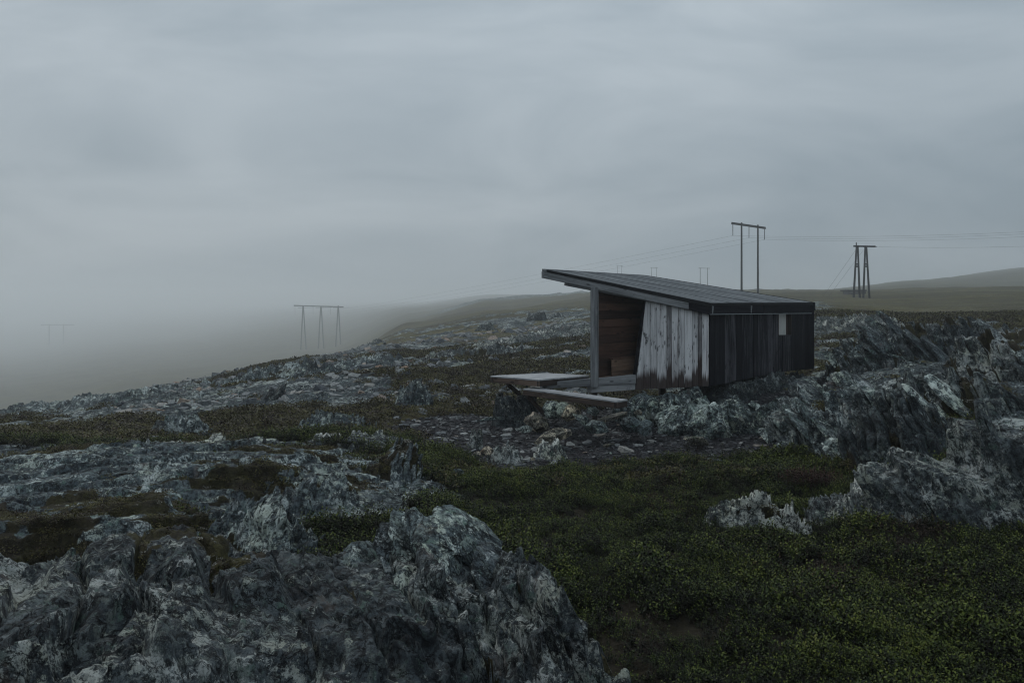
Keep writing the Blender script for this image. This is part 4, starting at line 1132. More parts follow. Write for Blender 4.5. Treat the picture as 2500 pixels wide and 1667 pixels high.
slab(1700, 1072, 13.6, (0.50, 0.30, 0.4), (25, 15, -20), 'tan faced slab at the foot of the greenish boulders', 0, True)
slab(2335, 1135, 10.4, (0.20, 0.14, 0.4), (20, 10, 70), 'little orange stone on the dark slope left of the large block', 1, True)
slab(2050, 1271, 9.35, (0.16, 0.13, 0.4), (60, 10, 20), 'rusty stone among the small heap at the heath edge', 3, True)
slab(2210, 875, 17.0, (1.0, 0.22, 0.3), (5, 18, -15), 'pale splinter of rock on the slope behind the shelter', 5)
slab(2092, 848, 19.5, (0.42, 0.2, 0.4), (5, -15, 20), 'short white-edged slab by the path', 0)

# leaning slabs that make up the face of the right-hand outcrop (each a part of it)
def lean(parent_label, items, seed, kx=1.5, ky=0.95, kz=0.62):
    par = next(o for o in COL.objects if o.get('label') == parent_label)
    rg = np.random.default_rng(seed)
    for (px, py, d, L, W, T, tilt) in items:
        o = bpy.data.objects.new('slab', SLAB_BIG[int(rg.integers(len(SLAB_BIG)))])
        COL.objects.link(o)
        xa = Vector((0.80, -0.35, -tilt)).normalized()                       # down the slab
        nn = Vector((0.15 + rg.normal(0, .12), -0.70 + rg.normal(0, .10), 0.62 + rg.normal(0, .08)))
        nn = (nn - xa * nn.dot(xa)).normalized()
        ya = nn.cross(xa).normalized()
        m = Matrix((xa, ya, nn)).transposed().to_4x4()
        o.matrix_world = Matrix.Translation(P(px, py, d) + nn * 0.16) @ m @ Matrix.Diagonal((L * kx, W * ky, T * kz, 1))
        o.parent = par
SLAB_BIG = []
for i_, t_ in enumerate((0.34, 0.42, 0.30, 0.50)):
    me_ = slab_mesh('slab', 160 + i_, thick=t_, sub=5, rough=1.4)
    me_.materials.append(M_slab)
    SLAB_BIG.append(me_)
def stack(parent_label, px, py, d, n_, L, W, th, seed, dirx=(0.60, -0.34, -0.72), nrm=(0.66, -0.42, 0.62)):
    """a pile of parallel tilted plates, each sliding a little past its neighbour"""
    par = next(o for o in COL.objects if o.get('label') == parent_label)
    rg = np.random.default_rng(seed)
    off = -0.5 * n_ * th
    c0 = P(px, py, d)
    for k in range(n_):
        t_ = th * rg.uniform(0.55, 1.5)
        xa = (Vector(dirx) + Vector(rg.normal(0, 0.05, 3))).normalized()
        nn = Vector(nrm) + Vector(rg.normal(0, 0.07, 3))
        nn = (nn - xa * nn.dot(xa)).normalized()
        ya = nn.cross(xa).normalized()
        m = Matrix((xa, ya, nn)).transposed().to_4x4()
        o = bpy.data.objects.new('slab', PLATES[int(rg.integers(len(PLATES)))])
        COL.objects.link(o)
        c = c0 + nn * (off + t_ * 0.5) + xa * rg.uniform(-0.32, 0.32) * L + ya * rg.uniform(-0.3, 0.3) * W
        o.matrix_world = Matrix.Translation(c) @ m @ Matrix.Diagonal((L * rg.uniform(0.8, 1.35) * 1.2, W * rg.uniform(0.7, 1.3) * 1.2, t_ * 3.4, 1))
        o.parent = par
        off += t_ * rg.uniform(0.8, 1.15)
PLATES = []
for i_, t_ in enumerate((0.34, 0.30, 0.38, 0.32)):
    me_ = slab_mesh('slab', 180 + i_, thick=t_, sub=5, rough=0.8)
    me_.materials.append(M_slab if i_ % 2 else M_rock_grey_bare)
    PLATES.append(me_)
o_main = 'big slanting slab outcrop right of the shelter corner'
for k_, (px_, py_, d_, n_, L_, W_, th_) in enumerate([(1950, 1048, 13.7, 7, 0.8, 0.8, 0.14), (2035, 1015, 13.7, 8, 1.0, 0.9, 0.14), (1985, 1085, 12.8, 8, 1.0, 0.8, 0.13), (2070, 1080, 12.7, 8, 1.0, 0.8, 0.13), (2115, 1010, 13.4, 7, 1.1, 0.8, 0.13), (2085, 1160, 11.9, 6, 0.75, 0.6, 0.12), (2150, 1090, 12.4, 6, 0.9, 0.6, 0.10)]):
    stack(o_main, px_, py_, d_, n_, L_, W_, th_, 30 + k_)
for lab_, items_ in (('shattered dark outcrop of thin layers at centre right', [(2195, 1115, 11.7, 8, 0.8, 0.6, 0.08), (2245, 1065, 12.2, 8, 0.9, 0.6, 0.09), (2180, 1185, 11.1, 6, 0.6, 0.5, 0.08)]),
                     ('dark broken ridge of thin layers behind the leaning slab', [(2310, 1030, 13.0, 8, 0.9, 0.7, 0.10), (2390, 1050, 12.7, 8, 0.9, 0.7, 0.10), (2450, 1010, 13.4, 7, 0.9, 0.7, 0.10)]),
                     ('slanting rock crest behind the shelter at right', [(2110, 890, 20.4, 7, 1.1, 0.9, 0.15), (2190, 866, 20.6, 8, 1.4, 0.9, 0.15), (2245, 885, 20.0, 7, 1.1, 0.8, 0.15)]),
                     ('tilted dark ridge on the right with grassy ledges', [(2300, 890, 21.0, 8, 1.3, 0.9, 0.16), (2385, 892, 21.0, 8, 1.4, 1.0, 0.16), (2320, 915, 20.0, 6, 1.0, 0.8, 0.15)]),
                     ('steep layered rock at the right edge above the broken ridge', [(2450, 920, 16.2, 8, 1.1, 0.8, 0.13), (2490, 955, 15.5, 6, 1.0, 0.7, 0.13)])):
    for k_, it_ in enumerate(items_):
        stack(lab_, *it_, 50 + k_ + len(lab_))
for k_, it_ in enumerate([(985, 1395, 5.25, 6, 0.50, 0.45, 0.07), (1105, 1400, 5.15, 7, 0.55, 0.45, 0.065), (1200, 1465, 4.95, 6, 0.50, 0.40, 0.06), (1295, 1560, 4.75, 6, 0.45, 0.36, 0.06), (1080, 1500, 4.75, 6, 0.45, 0.4, 0.065)]):
    stack('speckled rock ridge with pale lichen running down to the bottom edge beside the heath', *it_, 90 + k_, (0.52, -0.46, -0.72), (0.70, -0.30, 0.62))
for k_, it_ in enumerate([(1600, 1000, 15.8, 6, 0.42, 0.5, 0.10), (1545, 1012, 15.4, 6, 0.40, 0.45, 0.09), (1655, 1005, 15.6, 6, 0.45, 0.5, 0.10)]):
    stack('upright slabs in the shadow under the silver cladding', *it_, 110 + k_, (0.16, -0.20, -1.0), (0.92, -0.36, 0.10))
lean('rounded greenish boulders in a row beneath the shelter corner',
     [(1668, 1028, 15.0, 0.66, 0.9, 1.1, 1.6), (1722, 1040, 14.6, 0.8, 1.0, 1.2, 1.5), (1790, 1025, 14.9, 0.85, 0.75, 1.1, 1.0), (1850, 1050, 14.6, 0.7, 0.5, 1.0, 0.9), (1640, 1020, 15.5, 0.5, 0.7, 1.0, 2.0), (1835, 1022, 15.6, 0.7, 0.6, 0.9, 1.1), (1885, 1030, 15.1, 0.8, 0.6, 0.9, 1.1), (1905, 1065, 14.4, 0.8, 0.6, 0.9, 1.2), (1765, 1015, 15.8, 0.6, 0.6, 0.9, 1.3)], 7, 1.2, 1.1, 1.0)
lean('upright slabs in the shadow under the silver cladding',
     [(1598, 992, 15.9, 0.42, 0.75, 0.8, 2.4), (1632, 985, 16.2, 0.45, 0.8, 0.8, 2.2), (1520, 1005, 15.6, 0.36, 0.6, 0.8, 2.4), (1560, 985, 16.2, 0.4, 0.7, 0.8, 2.6), (1668, 980, 16.4, 0.45, 0.7, 0.9, 1.8)], 8, 1.3, 0.9, 0.7)
FL = [flake_mesh('flake', 200 + i, t) for i, t in enumerate((0.10, 0.14, 0.18, 0.12, 0.22, 0.09, 0.16, 0.12))]
for f_ in FL: f_.materials.append(M_flake)
def flakes(n, area, smin, smax, label, group, seed, name='slate_flake', dmin=0.0):
    rg = np.random.default_rng(seed)
    k = 0; tries = 0
    pts = []
    while k < n and tries < 6000:
        tries += 1
        px, py, d = area(rg)
        x_, y_ = (px - HX) / F * d, d
        s_ = float(rg.uniform(smin, smax)) * float(rg.uniform(0.6, 1.0))
        if any((x_ - a_) ** 2 + (y_ - b_) ** 2 < (0.45 * (s_ + c_)) ** 2 for a_, b_, c_ in pts): continue
        pts.append((x_, y_, s_))
        o = bpy.data.objects.new(name, FL[int(rg.integers(len(FL)))])
        COL.objects.link(o)
        o.location = (x_, y_, gz1(x_, y_) + 0.03 * s_)
        o.scale = (s_, s_ * rg.uniform(0.6, 1.0), s_)
        o.rotation_euler = (rg.normal(0, 0.16), rg.normal(0, 0.16), rg.uniform(0, 6.28))
        tag(o, label, 'stone', group)
        k += 1
def gravel_area(rg):
    while True:
        x_, y_ = rg.uniform(-1.6, 5.6), rg.uniform(12.3, 18.2)
        if masks(np.array([x_]), np.array([y_]))[0][0] > 0.55:
            return HX + F * x_ / y_, 0, y_
def scree_area(rg):
    x_ = rg.uniform(3.2, 5.6); y_ = rg.uniform(10.6, 12.6)
    return HX + F * x_ / y_, 0, y_
def edge_area(rg):
    x_ = rg.uniform(-2.6, 0.8); y_ = rg.uniform(16.5, 22)
    return HX + F * x_ / y_, 0, y_
flakes(150, gravel_area, 0.10, 0.46, 'flat slate flake lying on the dark trodden gravel in front of the shelter', 'slate flakes on the gravel', 1)
flakes(75, scree_area, 0.08, 0.36, 'angular slate piece in the scree below the greenish boulders', 'slate scree below the boulders', 2)
flakes(70, edge_area, 0.12, 0.48, 'pale flat stone scattered on the moss left of the deck', 'pale stones left of the deck', 3)

def moss_area(rg):
    x_ = rg.uniform(-4.2, -0.6); y_ = rg.uniform(11.8, 17.5)
    return HX + F * x_ / y_, 0, y_
flakes(45, moss_area, 0.10, 0.42, 'grey stone lying on the moss left of the trodden gravel', 'grey stones on the moss', 4)

# ------------------------------------------------------------------ scattered cover (instances on points)
def coll(name, objs):
    c = bpy.data.collections.new(name)
    for o in objs: c.objects.link(o)
    return c
def scatter(name, pts, rot, scl, variants, label, cat=None):
    me = bpy.data.meshes.new(name)
    me.vertices.add(len(pts))
    me.vertices.foreach_set('co', np.asarray(pts, np.float32).ravel())
    add_attr(me, 'rot', rot, 'FLOAT_VECTOR')
    add_attr(me, 'scl', scl, 'FLOAT')
    add_attr(me, 'vid', RNG.integers(0, len(variants), len(pts)), 'INT')
    o = link(name, me)
    vo = []
    for i, v in enumerate(variants):
        q_ = bpy.data.objects.new(name + '_piece', v)
        vo.append(q_)
    c = coll(name + '_pieces', vo)
    ng = bpy.data.node_groups.new(name, 'GeometryNodeTree')
    ng.interface.new_socket('Geometry', in_out='INPUT', socket_type='NodeSocketGeometry')
    ng.interface.new_socket('Geometry', in_out='OUTPUT', socket_type='NodeSocketGeometry')
    gi = N(ng, 'NodeGroupInput'); go = N(ng, 'NodeGroupOutput')
    ci = N(ng, 'GeometryNodeCollectionInfo')
    ci.inputs['Collection'].default_value = c
    ci.inputs['Separate Children'].default_value = True
    ci.inputs['Reset Children'].default_value = True
    ip = N(ng, 'GeometryNodeInstanceOnPoints')
    ip.inputs['Pick Instance'].default_value = True
    def na(nm, ty):
        n = N(ng, 'GeometryNodeInputNamedAttribute', data_type=ty)
        n.inputs['Name'].default_value = nm
        return n.outputs['Attribute']
    ng.links.new(gi.outputs[0], ip.inputs['Points'])
    ng.links.new(ci.outputs[0], ip.inputs['Instance'])
    ng.links.new(na('vid', 'INT'), ip.inputs['Instance Index'])
    ng.links.new(na('rot', 'FLOAT_VECTOR'), ip.inputs['Rotation'])
    ng.links.new(na('scl', 'FLOAT'), ip.inputs['Scale'])
    ng.links.new(ip.outputs[0], go.inputs[0])
    md = o.modifiers.new('scatter', 'NODES')
    md.node_group = ng
    tag(o, label, cat, kind='stuff')
    return o

M_leaf = make_leaf('shrub_leaf', [(0.28, (0.004, 0.004, 0.003)), (0.44, (0.009, 0.013, 0.004)), (0.54, (0.030, 0.046, 0.008)), (0.66, (0.092, 0.114, 0.017)), (0.88, (0.120, 0.100, 0.026))])
M_leafred = make_leaf('brown_leaf', [(0.25, (0.008, 0.006, 0.005)), (0.55, (0.028, 0.018, 0.011)), (0.85, (0.075, 0.048, 0.022))])
M_moss = make_leaf('moss_leaf', [(0.26, (0.028, 0.022, 0.013)), (0.44, (0.060, 0.052, 0.021)), (0.58, (0.092, 0.086, 0.026)), (0.74, (0.120, 0.096, 0.038)), (0.9, (0.13, 0.09, 0.05))])
M_twig = make_plain('twig', (0.035, 0.026, 0.022), 0.9)
M_lich = make_leaf('reindeer_lichen', [(0.3, (0.17, 0.165, 0.145)), (0.6, (0.27, 0.265, 0.235)), (0.9, (0.36, 0.34, 0.30))], False)
M_grass = make_leaf('grass_tuft', [(0.3, (0.040, 0.040, 0.016)), (0.6, (0.075, 0.070, 0.030)), (0.9, (0.12, 0.10, 0.05))], False)

def sprig_mesh(name, seed, mat, stems=7, leaves=8, h=0.10, lw=0.011, spread=0.07):
    rg = np.random.default_rng(seed)
    V = []; Fc = []; mi = []; tp = []
    def quad(a, b, c, d_, m, t=0.3):
        i = len(V); V.extend([a, b, c, d_]); Fc.append((i, i + 1, i + 2, i + 3)); mi.append(m); tp.extend([t] * 4)
    for s in range(stems):
        a = rg.uniform(0, 6.28); r0 = rg.uniform(0, spread)
        b0 = np.array([math.cos(a) * r0, math.sin(a) * r0, -0.02])
        dirv = np.array([rg.normal(0, 0.38), rg.normal(0, 0.38), 1.0]); dirv /= np.linalg.norm(dirv)
        hh = h * rg.uniform(0.45, 1.25)
        tip = b0 + dirv * (hh + 0.02)
        w = np.array([0.0016, 0, 0])
        quad(b0 - w, b0 + w, tip + w * .5, tip - w * .5, 1)
        young = rg.uniform(0.5, 1.1) * min(1.0, hh / h)
        for l in range(leaves):
            t = 0.25 + 0.75 * (l + 1) / leaves
            p0 = b0 + (tip - b0) * t
            az = l * 2.4 + rg.uniform(-.5, .5); el = rg.uniform(0.2, 1.1)
            d1 = np.array([math.cos(az) * math.cos(el), math.sin(az) * math.cos(el), math.sin(el)])
            sd = np.cross(d1, [0, 0, 1]); sd /= max(np.linalg.norm(sd), 1e-6)
            L = lw * rg.uniform(1.4, 2.3); W = lw * rg.uniform(0.45, 0.7)
            mp_ = p0 + d1 * L * 0.5
            quad(p0, mp_ - sd * W, p0 + d1 * L, mp_ + sd * W, 0, max(0.0, (t - 0.3) * 1.4) * young)
    me = bpy.data.meshes.new(name)
    me.from_pydata([tuple(v) for v in V], [], Fc)
    me.materials.append(mat); me.materials.append(M_twig)
    me.polygons.foreach_set('material_index', np.array(mi, np.int32))
    add_attr(me, 'tip', np.array(tp))
    return me
def tuft_mesh(name, seed, mat, n=26, h=0.10, spread=0.12, w=0.004):
    rg = np.random.default_rng(seed)
    V = []; Fc = []
    for s in range(n):
        a = rg.uniform(0, 6.28); r0 = rg.uniform(0, spread)
        b0 = np.array([math.cos(a) * r0, math.sin(a) * r0, -0.02])
        bend = np.array([rg.normal(0, 0.5), rg.normal(0, 0.5), 0])
        hh = h * rg.uniform(0.5, 1.2)
        m_ = b0 + np.array([0, 0, hh * .6]) + bend * hh * .3; t_ = b0 + np.array([0, 0, hh]) + bend * hh
        az = rg.uniform(0, 3.14); sd = np.array([math.cos(az), math.sin(az), 0]) * w
        i = len(V); V.extend([b0 - sd, b0 + sd, m_ + sd * .8, m_ - sd * .8, t_])
        Fc.append((i, i + 1, i + 2, i + 3)); Fc.append((i + 3, i + 2, i + 4))
    me = bpy.data.meshes.new(name)
    me.from_pydata([tuple(v) for v in V], [], Fc)
    me.materials.append(mat)
    return me
def cushion_mesh(name, seed, mat, n=70, rad=0.16, h=0.07):
    """low cushion of tiny upward facing leaves"""
    rg = np.random.default_rng(seed)
    V = []; Fc = []; tp = []
    for s in range(n):
        a = rg.uniform(0, 6.28); r0 = rad * math.sqrt(rg.uniform(0, 1))
        z = h * (1 - (r0 / rad) ** 2) * rg.uniform(0.5, 1.1)
        p0 = np.array([math.cos(a) * r0, math.sin(a) * r0, z])
        az = rg.uniform(0, 6.28); el = rg.uniform(-0.1, 1.2)
        d1 = np.array([math.cos(az) * math.cos(el), math.sin(az) * math.cos(el), math.sin(el)])
        sd = np.cross(d1, [0.1, 0.05, 1]); sd /= max(np.linalg.norm(sd), 1e-6)
        L = rg.uniform(0.018, 0.04); W = L * 0.35
        i = len(V); V.extend([p0, p0 + d1 * L * .5 - sd * W, p0 + d1 * L, p0 + d1 * L * .5 + sd * W]); Fc.append((i, i + 1, i + 2, i + 3)); tp.extend([rg.uniform(0.05, 0.85)] * 4)
    me = bpy.data.meshes.new(name)
    me.from_pydata([tuple(v) for v in V], [], Fc)
    me.materials.append(mat)
    add_attr(me, 'tip', np.array(tp))
    return me

def pts_in(n, dmin, dmax, pxa, pxb, seed, keep, zoff=0.0, pw=1.0):
    rg = np.random.default_rng(seed)
    d = (dmin ** (pw + 1) + rg.random(n) * (dmax ** (pw + 1) - dmin ** (pw + 1))) ** (1 / (pw + 1))
    px = rg.uniform(pxa, pxb, n)
    x_ = (px - HX) / F * d
    g, rk_ = masks(x_, d)
    k = keep(x_, d, px, g, rk_, rg)
    x_, d = x_[k], d[k]
    z = ground_z(x_, d) + zoff
    return np.stack([x_, d, z], -1), rg

# near heath: leafy dwarf shrubs
def heath_keep(x_, d, px, g, rk_, rg):
    dens = 0.66 + 1.1 * fbm(x_ * 1.5, d * 1.5, 3, 91)
    return (g < 0.45) & (rk_ < 0.55) & (rg.random(len(x_)) < dens)
pts, rg = pts_in(112000, 4.2, 14.5, -450, 3080, 5, heath_keep, -0.01, 0.8)
n = len(pts)
rot = np.stack([rg.normal(0, .18, n), rg.normal(0, .18, n), rg.uniform(0, 6.28, n)], -1)
big = 0.75 + 0.55 * (fbm(pts[:, 0] * 0.5, pts[:, 1] * 0.5, 3, 93) + 0.4) + 0.02 * pts[:, 1]
scl = np.clip(big + 0.6 * fbm(pts[:, 0] * 2.4, pts[:, 1] * 2.4, 2, 94), 0.4, 1.9) * rg.uniform(0.75, 1.3, n)
sel = fbm(pts[:, 0] * 0.45 + 8, pts[:, 1] * 0.45, 4, 95) + rg.normal(0, 0.16, n) > 0.68 - 0.30 * sstep(0.36, 0.55, pts[:, 0] / pts[:, 1]) - 0.15 * sstep(11, 13.5, pts[:, 1])
SPR = [sprig_mesh('sprig', 300 + i, M_leaf, 9, 10, 0.10, 0.0100) for i in range(6)]
SPB = [sprig_mesh('sprig', 320 + i, M_leafred, 9, 8, 0.085, 0.009) for i in range(4)]
scatter('heath_shrubs', pts[~sel], rot[~sel], scl[~sel], SPR, 'low dark green dwarf shrubs carpeting the ground in front of the shelter')
scatter('brown_heather', pts[sel], rot[sel], scl[sel], SPB, 'brown heather patches between the green dwarf shrubs')
# moss and low plants further out
def moss_keep(x_, d, px, g, rk_, rg):
    return (g < 0.5) & (rk_ < 0.4) & (rg.random(len(x_)) < 0.9)
pts, rg = pts_in(56000, 11, 48, -350, 2900, 6, moss_keep, -0.01, 0.55)
n = len(pts)
rot = np.stack([rg.normal(0, .1, n), rg.normal(0, .1, n), rg.uniform(0, 6.28, n)], -1)
scl = rg.uniform(0.7, 1.3, n) * (0.75 + 0.035 * pts[:, 1])
CUS = [cushion_mesh('cushion', 340 + i, M_moss) for i in range(6)] + [cushion_mesh('cushion', 350 + i, M_leafred) for i in range(2)]
scatter('moss_cover', pts, rot, scl, CUS, 'green and brown moss covering the middle distance')
# tufts growing in the hollows of the near rocks
rm = np.concatenate(ROCK_MOSS)
n = len(rm)
rg = np.random.default_rng(17)
rot = np.stack([rg.normal(0, .2, n), rg.normal(0, .2, n), rg.uniform(0, 6.28, n)], -1)
kind_ = fbm(rm[:, 0] * 1.4, rm[:, 1] * 1.4, 3, 131) + rg.normal(0, 0.2, n)
lic = kind_ > 0.28
scatter('rock_moss', rm[~lic], rot[~lic], rg.uniform(0.3, 0.6, (~lic).sum()) * (0.6 + 0.06 * rm[~lic][:, 1]), CUS, 'dark moss growing in the hollows of the near rocks')
CUL = [cushion_mesh('lichen', 380 + i, M_lich, 60, 0.12, 0.05) for i in range(4)]
scatter('pale_lichen', rm[lic], rot[lic], rg.uniform(0.15, 0.4, lic.sum()) * (0.6 + 0.06 * rm[lic][:, 1]), CUL, 'pale reindeer lichen tufts in the hollows of the near rocks')
# rust-red dwarf shrub at the foot of the slanting outcrop, and a green one beside the pale rock
def shrub(px, d, rad, n_, mat, label, seed):
    rg_ = np.random.default_rng(seed)
    bm = bmesh.new()
    src = [sprig_mesh('sprig', seed + k, mat, 8, 9, 0.13, 0.011) for k in range(3)]
    for k in range(n_):
        a_ = rg_.uniform(0, 6.28); r_ = rad * math.sqrt(rg_.random())
        m_ = src[k % 3].copy()
        m_.transform(Matrix.Translation((math.cos(a_) * r_ * 1.4, math.sin(a_) * r_, 0.10 * (1 - (r_ / rad) ** 2))) @ Matrix.Rotation(rg_.uniform(0, 6.28), 4, 'Z') @ Matrix.Scale(rg_.uniform(0.8, 1.4), 4))
        bm.from_mesh(m_)
        bpy.data.meshes.remove(m_)
    me = bpy.data.meshes.new('dwarf_shrub')
    bm.to_mesh(me); bm.free()
    me.materials.append(mat); me.materials.append(M_twig)
    o = link('dwarf_shrub', me)
    x_, y_ = at(px, d)
    o.location = (x_, y_, gz1(x_, y_))
    tag(o, label, 'shrub')
M_red = make_leaf('red_leaf', [(0.25, (0.012, 0.005, 0.004)), (0.5, (0.040, 0.013, 0.009)), (0.8, (0.085, 0.028, 0.016))])
shrub(1975, 10.7, 0.30, 46, M_red, 'rust-red dwarf shrub at the foot of the slanting slab outcrop', 700)
shrub(1700, 13.3, 0.14, 16, SPR[0].materials[0], 'little green shrub at the foot of the greenish boulders', 710)
# dry grass blades
def grass_keep(x_, d, px, g, rk_, rg):
    return (g < 0.5) & (rk_ < 0.7) & (fbm(x_ * 0.6, d * 0.6, 3, 97) > 0.1)
pts, rg = pts_in(3600, 4.5, 30, -350, 2950, 7, grass_keep, 0, 0.7)
n = len(pts)
rot = np.stack([rg.normal(0, .15, n), rg.normal(0, .15, n), rg.uniform(0, 6.28, n)], -1)
scatter('dry_grass', pts, rot, rg.uniform(0.7, 1.5, n), [tuft_mesh('tuft', 360 + i, M_grass, 7, 0.13, 0.05, 0.0012) for i in range(4)], 'thin dry grass blades among the dwarf shrubs')
# slate chips on the gravel
def chip_keep(x_, d, px, g, rk_, rg):
    return g > 0.4
pts, rg = pts_in(42000, 11.8, 24, 900, 2150, 8, chip_keep, 0.004, 0.6)
n = len(pts)
rot = np.stack([rg.normal(0, .25, n), rg.normal(0, .25, n), rg.uniform(0, 6.28, n)], -1)
CH = []
for i in range(5):
    c_ = flake_mesh('chip', 400 + i, 0.2); c_.materials.append(M_pebble); CH.append(c_)
scatter('slate_chips', pts, rot, 0.025 + 0.11 * rg.random(n) ** 3, CH, 'small slate chips strewn over the dark gravel')
# pale stones strewn over the middle distance
def scree_keep(x_, d, px, g, rk_, rg):
    f_ = fbm(x_ * 0.22 + 3, d * 0.22, 4, 99)
    return (g < 0.5) & (rg.random(len(x_)) < sstep(0.05, 0.35, f_ + 0.5 * fbm(x_ * 1.1, d * 1.1, 3, 100) + 0.15 * sstep(16, 22, d)))
pts, rg = pts_in(13000, 15, 60, 250, 1520, 9, scree_keep, 0.0, 0.4)
n = len(pts)
rot = np.stack([rg.normal(0, .3, n), rg.normal(0, .3, n), rg.uniform(0, 6.28, n)], -1)
CH2 = []
for i in range(5):
    c_ = flake_mesh('scree', 420 + i, 0.35); c_.materials.append(M_flake); CH2.append(c_)
scatter('pale_scree', pts, rot, (0.04 + 0.50 * rg.random(n) ** 5) * (0.5 + pts[:, 1] / 50), CH2, 'pale stones strewn over the slope left of the shelter')

# ------------------------------------------------------------------ power line
M_pole = make_plain('pole_wood', (0.030, 0.030, 0.031), 0.9)
M_wire = make_plain('wire', (0.05, 0.052, 0.055), 0.6)
M_ins = make_plain('insulator', (0.06, 0.065, 0.065), 0.5)
def tube_mesh(name, pts_, rad, seg=8, rad2=None):
    """tapered tube along points"""
    pts_ = [Vector(p_) for p_ in pts_]
    V = []; Fc = []
    n_ = len(pts_)
    for i, p_ in enumerate(pts_):
        t = (pts_[min(i + 1, n_ - 1)] - pts_[max(i - 1, 0)]).normalized()
        ref = Vector((0, 0, 1)) if abs(t.z) < 0.9 else Vector((1, 0, 0))
        s_ = t.cross(ref).normalized(); u_ = s_.cross(t)
        r_ = rad if rad2 is None else rad + (rad2 - rad) * i / (n_ - 1)
        for k in range(seg):
            a = 2 * math.pi * k / seg
            V.append(p_ + s_ * math.cos(a) * r_ + u_ * math.sin(a) * r_)
    for i in range(n_ - 1):
        for k in range(seg):
            k2 = (k + 1) % seg
            Fc.append((i * seg + k, i * seg + k2, (i + 1) * seg + k2, (i + 1) * seg + k))
    Fc.append(tuple(range(seg))[::-1]); Fc.append(tuple((n_ - 1) * seg + k for k in range(seg)))
    me = bpy.data.meshes.new(name)
    me.from_pydata([tuple(v) for v in V], [], Fc)
    return me
def part(name, pts_, rad, mat, parent, rad2=None, seg=8):
    return link(name, tube_mesh(name, pts_, rad, seg, rad2), mat, parent)
def insulator(p, L, parent, dia=0.11):
    s_ = part('insulator', [p, p + Vector((0, 0, -L))], 0.055, M_ins, parent, seg=6)
    return s_
def lpx(px, py, d): return P(px, py, d)

# H-frame above the shelter roof
d0 = 128.0
t = empty('utility_pole', (P(1830, 720, d0)))
tag(t, 'tall dark two-legged power pole with crossarm rising behind the shelter roof', 'power pole')
for px, py in ((1810.5, 543.5), (1850.3, 549)):
    dd = d0 + (px - 1830) * 0.10
    top = P(px, py, dd)
    gzv = float(ground_z(np.array([top.x]), np.array([top.y]), False)[0])
    part('leg', [(top.x, top.y, gzv - 0.5), top], 0.17, M_pole, t, 0.13)
c0, c1 = P(1786.5, 545, d0 - 4.2), P(1868.6, 557, d0 + 4.0)
cb = beam('crossarm', c0, c1, 0.16, 0.34, M_grey, t)
cb.data.materials[0] = M_pole
HF = []
for px, py, y2 in ((1789.2, 546, 575.5), (1828.6, 551.5, 580.6), (1866.7, 557, 585)):
    dd = d0 + (px - 1830) * 0.10
    p_ = P(px, py, dd); L = (y2 - py) / F * dd
    insulator(p_, L, t)
    HF.append(P(px, y2, dd))
# twin A-frame on the right
d1 = 112.0
t = empty('utility_pole', P(2103, 734.7, d1))
tag(t, 'pair of A-shaped wooden pylons standing on the field right of the shelter', 'power pole')
AF = []
for tx, ty, f0, f1 in ((2093, 599, 2083.6, 2099.3), (2113.5, 600.5, 2107.5, 2122.9)):
    top = P(tx, ty, d1)
    for fx in (f0, f1):
        ft = P(fx, 735, d1)
        gzv = float(ground_z(np.array([ft.x]), np.array([ft.y]), False)[0]); ft.z = min(gzv - 0.3, ft.z)
        part('leg', [ft, top + (ft - top).normalized() * 0.05 + Vector(((fx - tx) * 0.01, 0, 0))], 0.16, M_pole, t, 0.12)
    for yy in (645, 650.5):
        k = (yy - ty) / (734.7 - ty)
        part('tie_beam', [P(lerp(tx, f0, k) - 0.3, yy, d1), P(lerp(tx, f1, k) + 0.3, yy, d1)], 0.12, M_pole, t, seg=6)
part('crossarm', [P(2084, 601, d1), P(2137, 602, d1)], 0.13, M_pole, t, seg=6)
part('spike', [P(2090.5, 601, d1), P(2090.5, 592, d1)], 0.07, M_pole, t, seg=6)
for px in (2086, 2103, 2134):
    part('insulator', [P(px, 600, d1), P(px + 6, 603, d1)], 0.05, M_ins, t, seg=6)
    AF.append(P(px + 6, 602.5, d1))
part('guy_wire', [P(2088, 612, d1), P(2000, 737, d1 + 14)], 0.011, M_wire, t, seg=5)
part('guy_wire', [P(2107, 612, d1), P(2013, 737, d1 + 16)], 0.011, M_wire, t, seg=5)
# triple A-frame in the fog on the left
d2 = 530.0
t = empty('utility_pole', P(783, 850, d2))
tag(t, 'three-legged wooden pylon standing in the fog on the left slope', 'power pole')
for tx, f0, f1, fy in ((740, 734.4, 747.5, 856), (783.6, 777, 790.5, 851), (825.9, 819.7, 832, 847)):
    top = P(tx, 746.5, d2)
    for fx in (f0, f1):
        ft = P(fx, fy, d2)
        gzv = float(ground_z(np.array([ft.x]), np.array([ft.y]), False)[0]); ft.z = min(gzv - 0.2, ft.z)
        part('leg', [ft, top + Vector(((fx - tx) * 0.02, 0, 0))], 0.46, M_pole, t, 0.34)
part('crossarm', [P(717.5, 746, d2), P(838.5, 749.5, d2)], 0.44, M_pole, t, seg=6)
for px in (727, 770, 813):
    part('brace', [P(px, 752, d2 - 1), P(px + 40, 750.5, d2 + 3)], 0.09, M_pole, t, seg=6)
TF = []
for px in (720.3, 764.4, 807):
    p_ = P(px, 748, d2)
    insulator(p_, 5.3, t)
    TF.append(p_ - Vector((0, 0, 5.3)))
# ghost of the next one
d3 = 1250.0
t = empty('utility_pole', P(140, 846, d3))
tag(t, 'pylon almost lost in the fog at the far left', 'power pole')
for tx in (120, 155):
    part('leg', [P(tx, 849, d3), P(tx, 791, d3)], 1.0, M_pole, t, 0.8)
part('crossarm', [P(100, 793, d3), P(181, 793, d3)], 0.8, M_pole, t, seg=6)
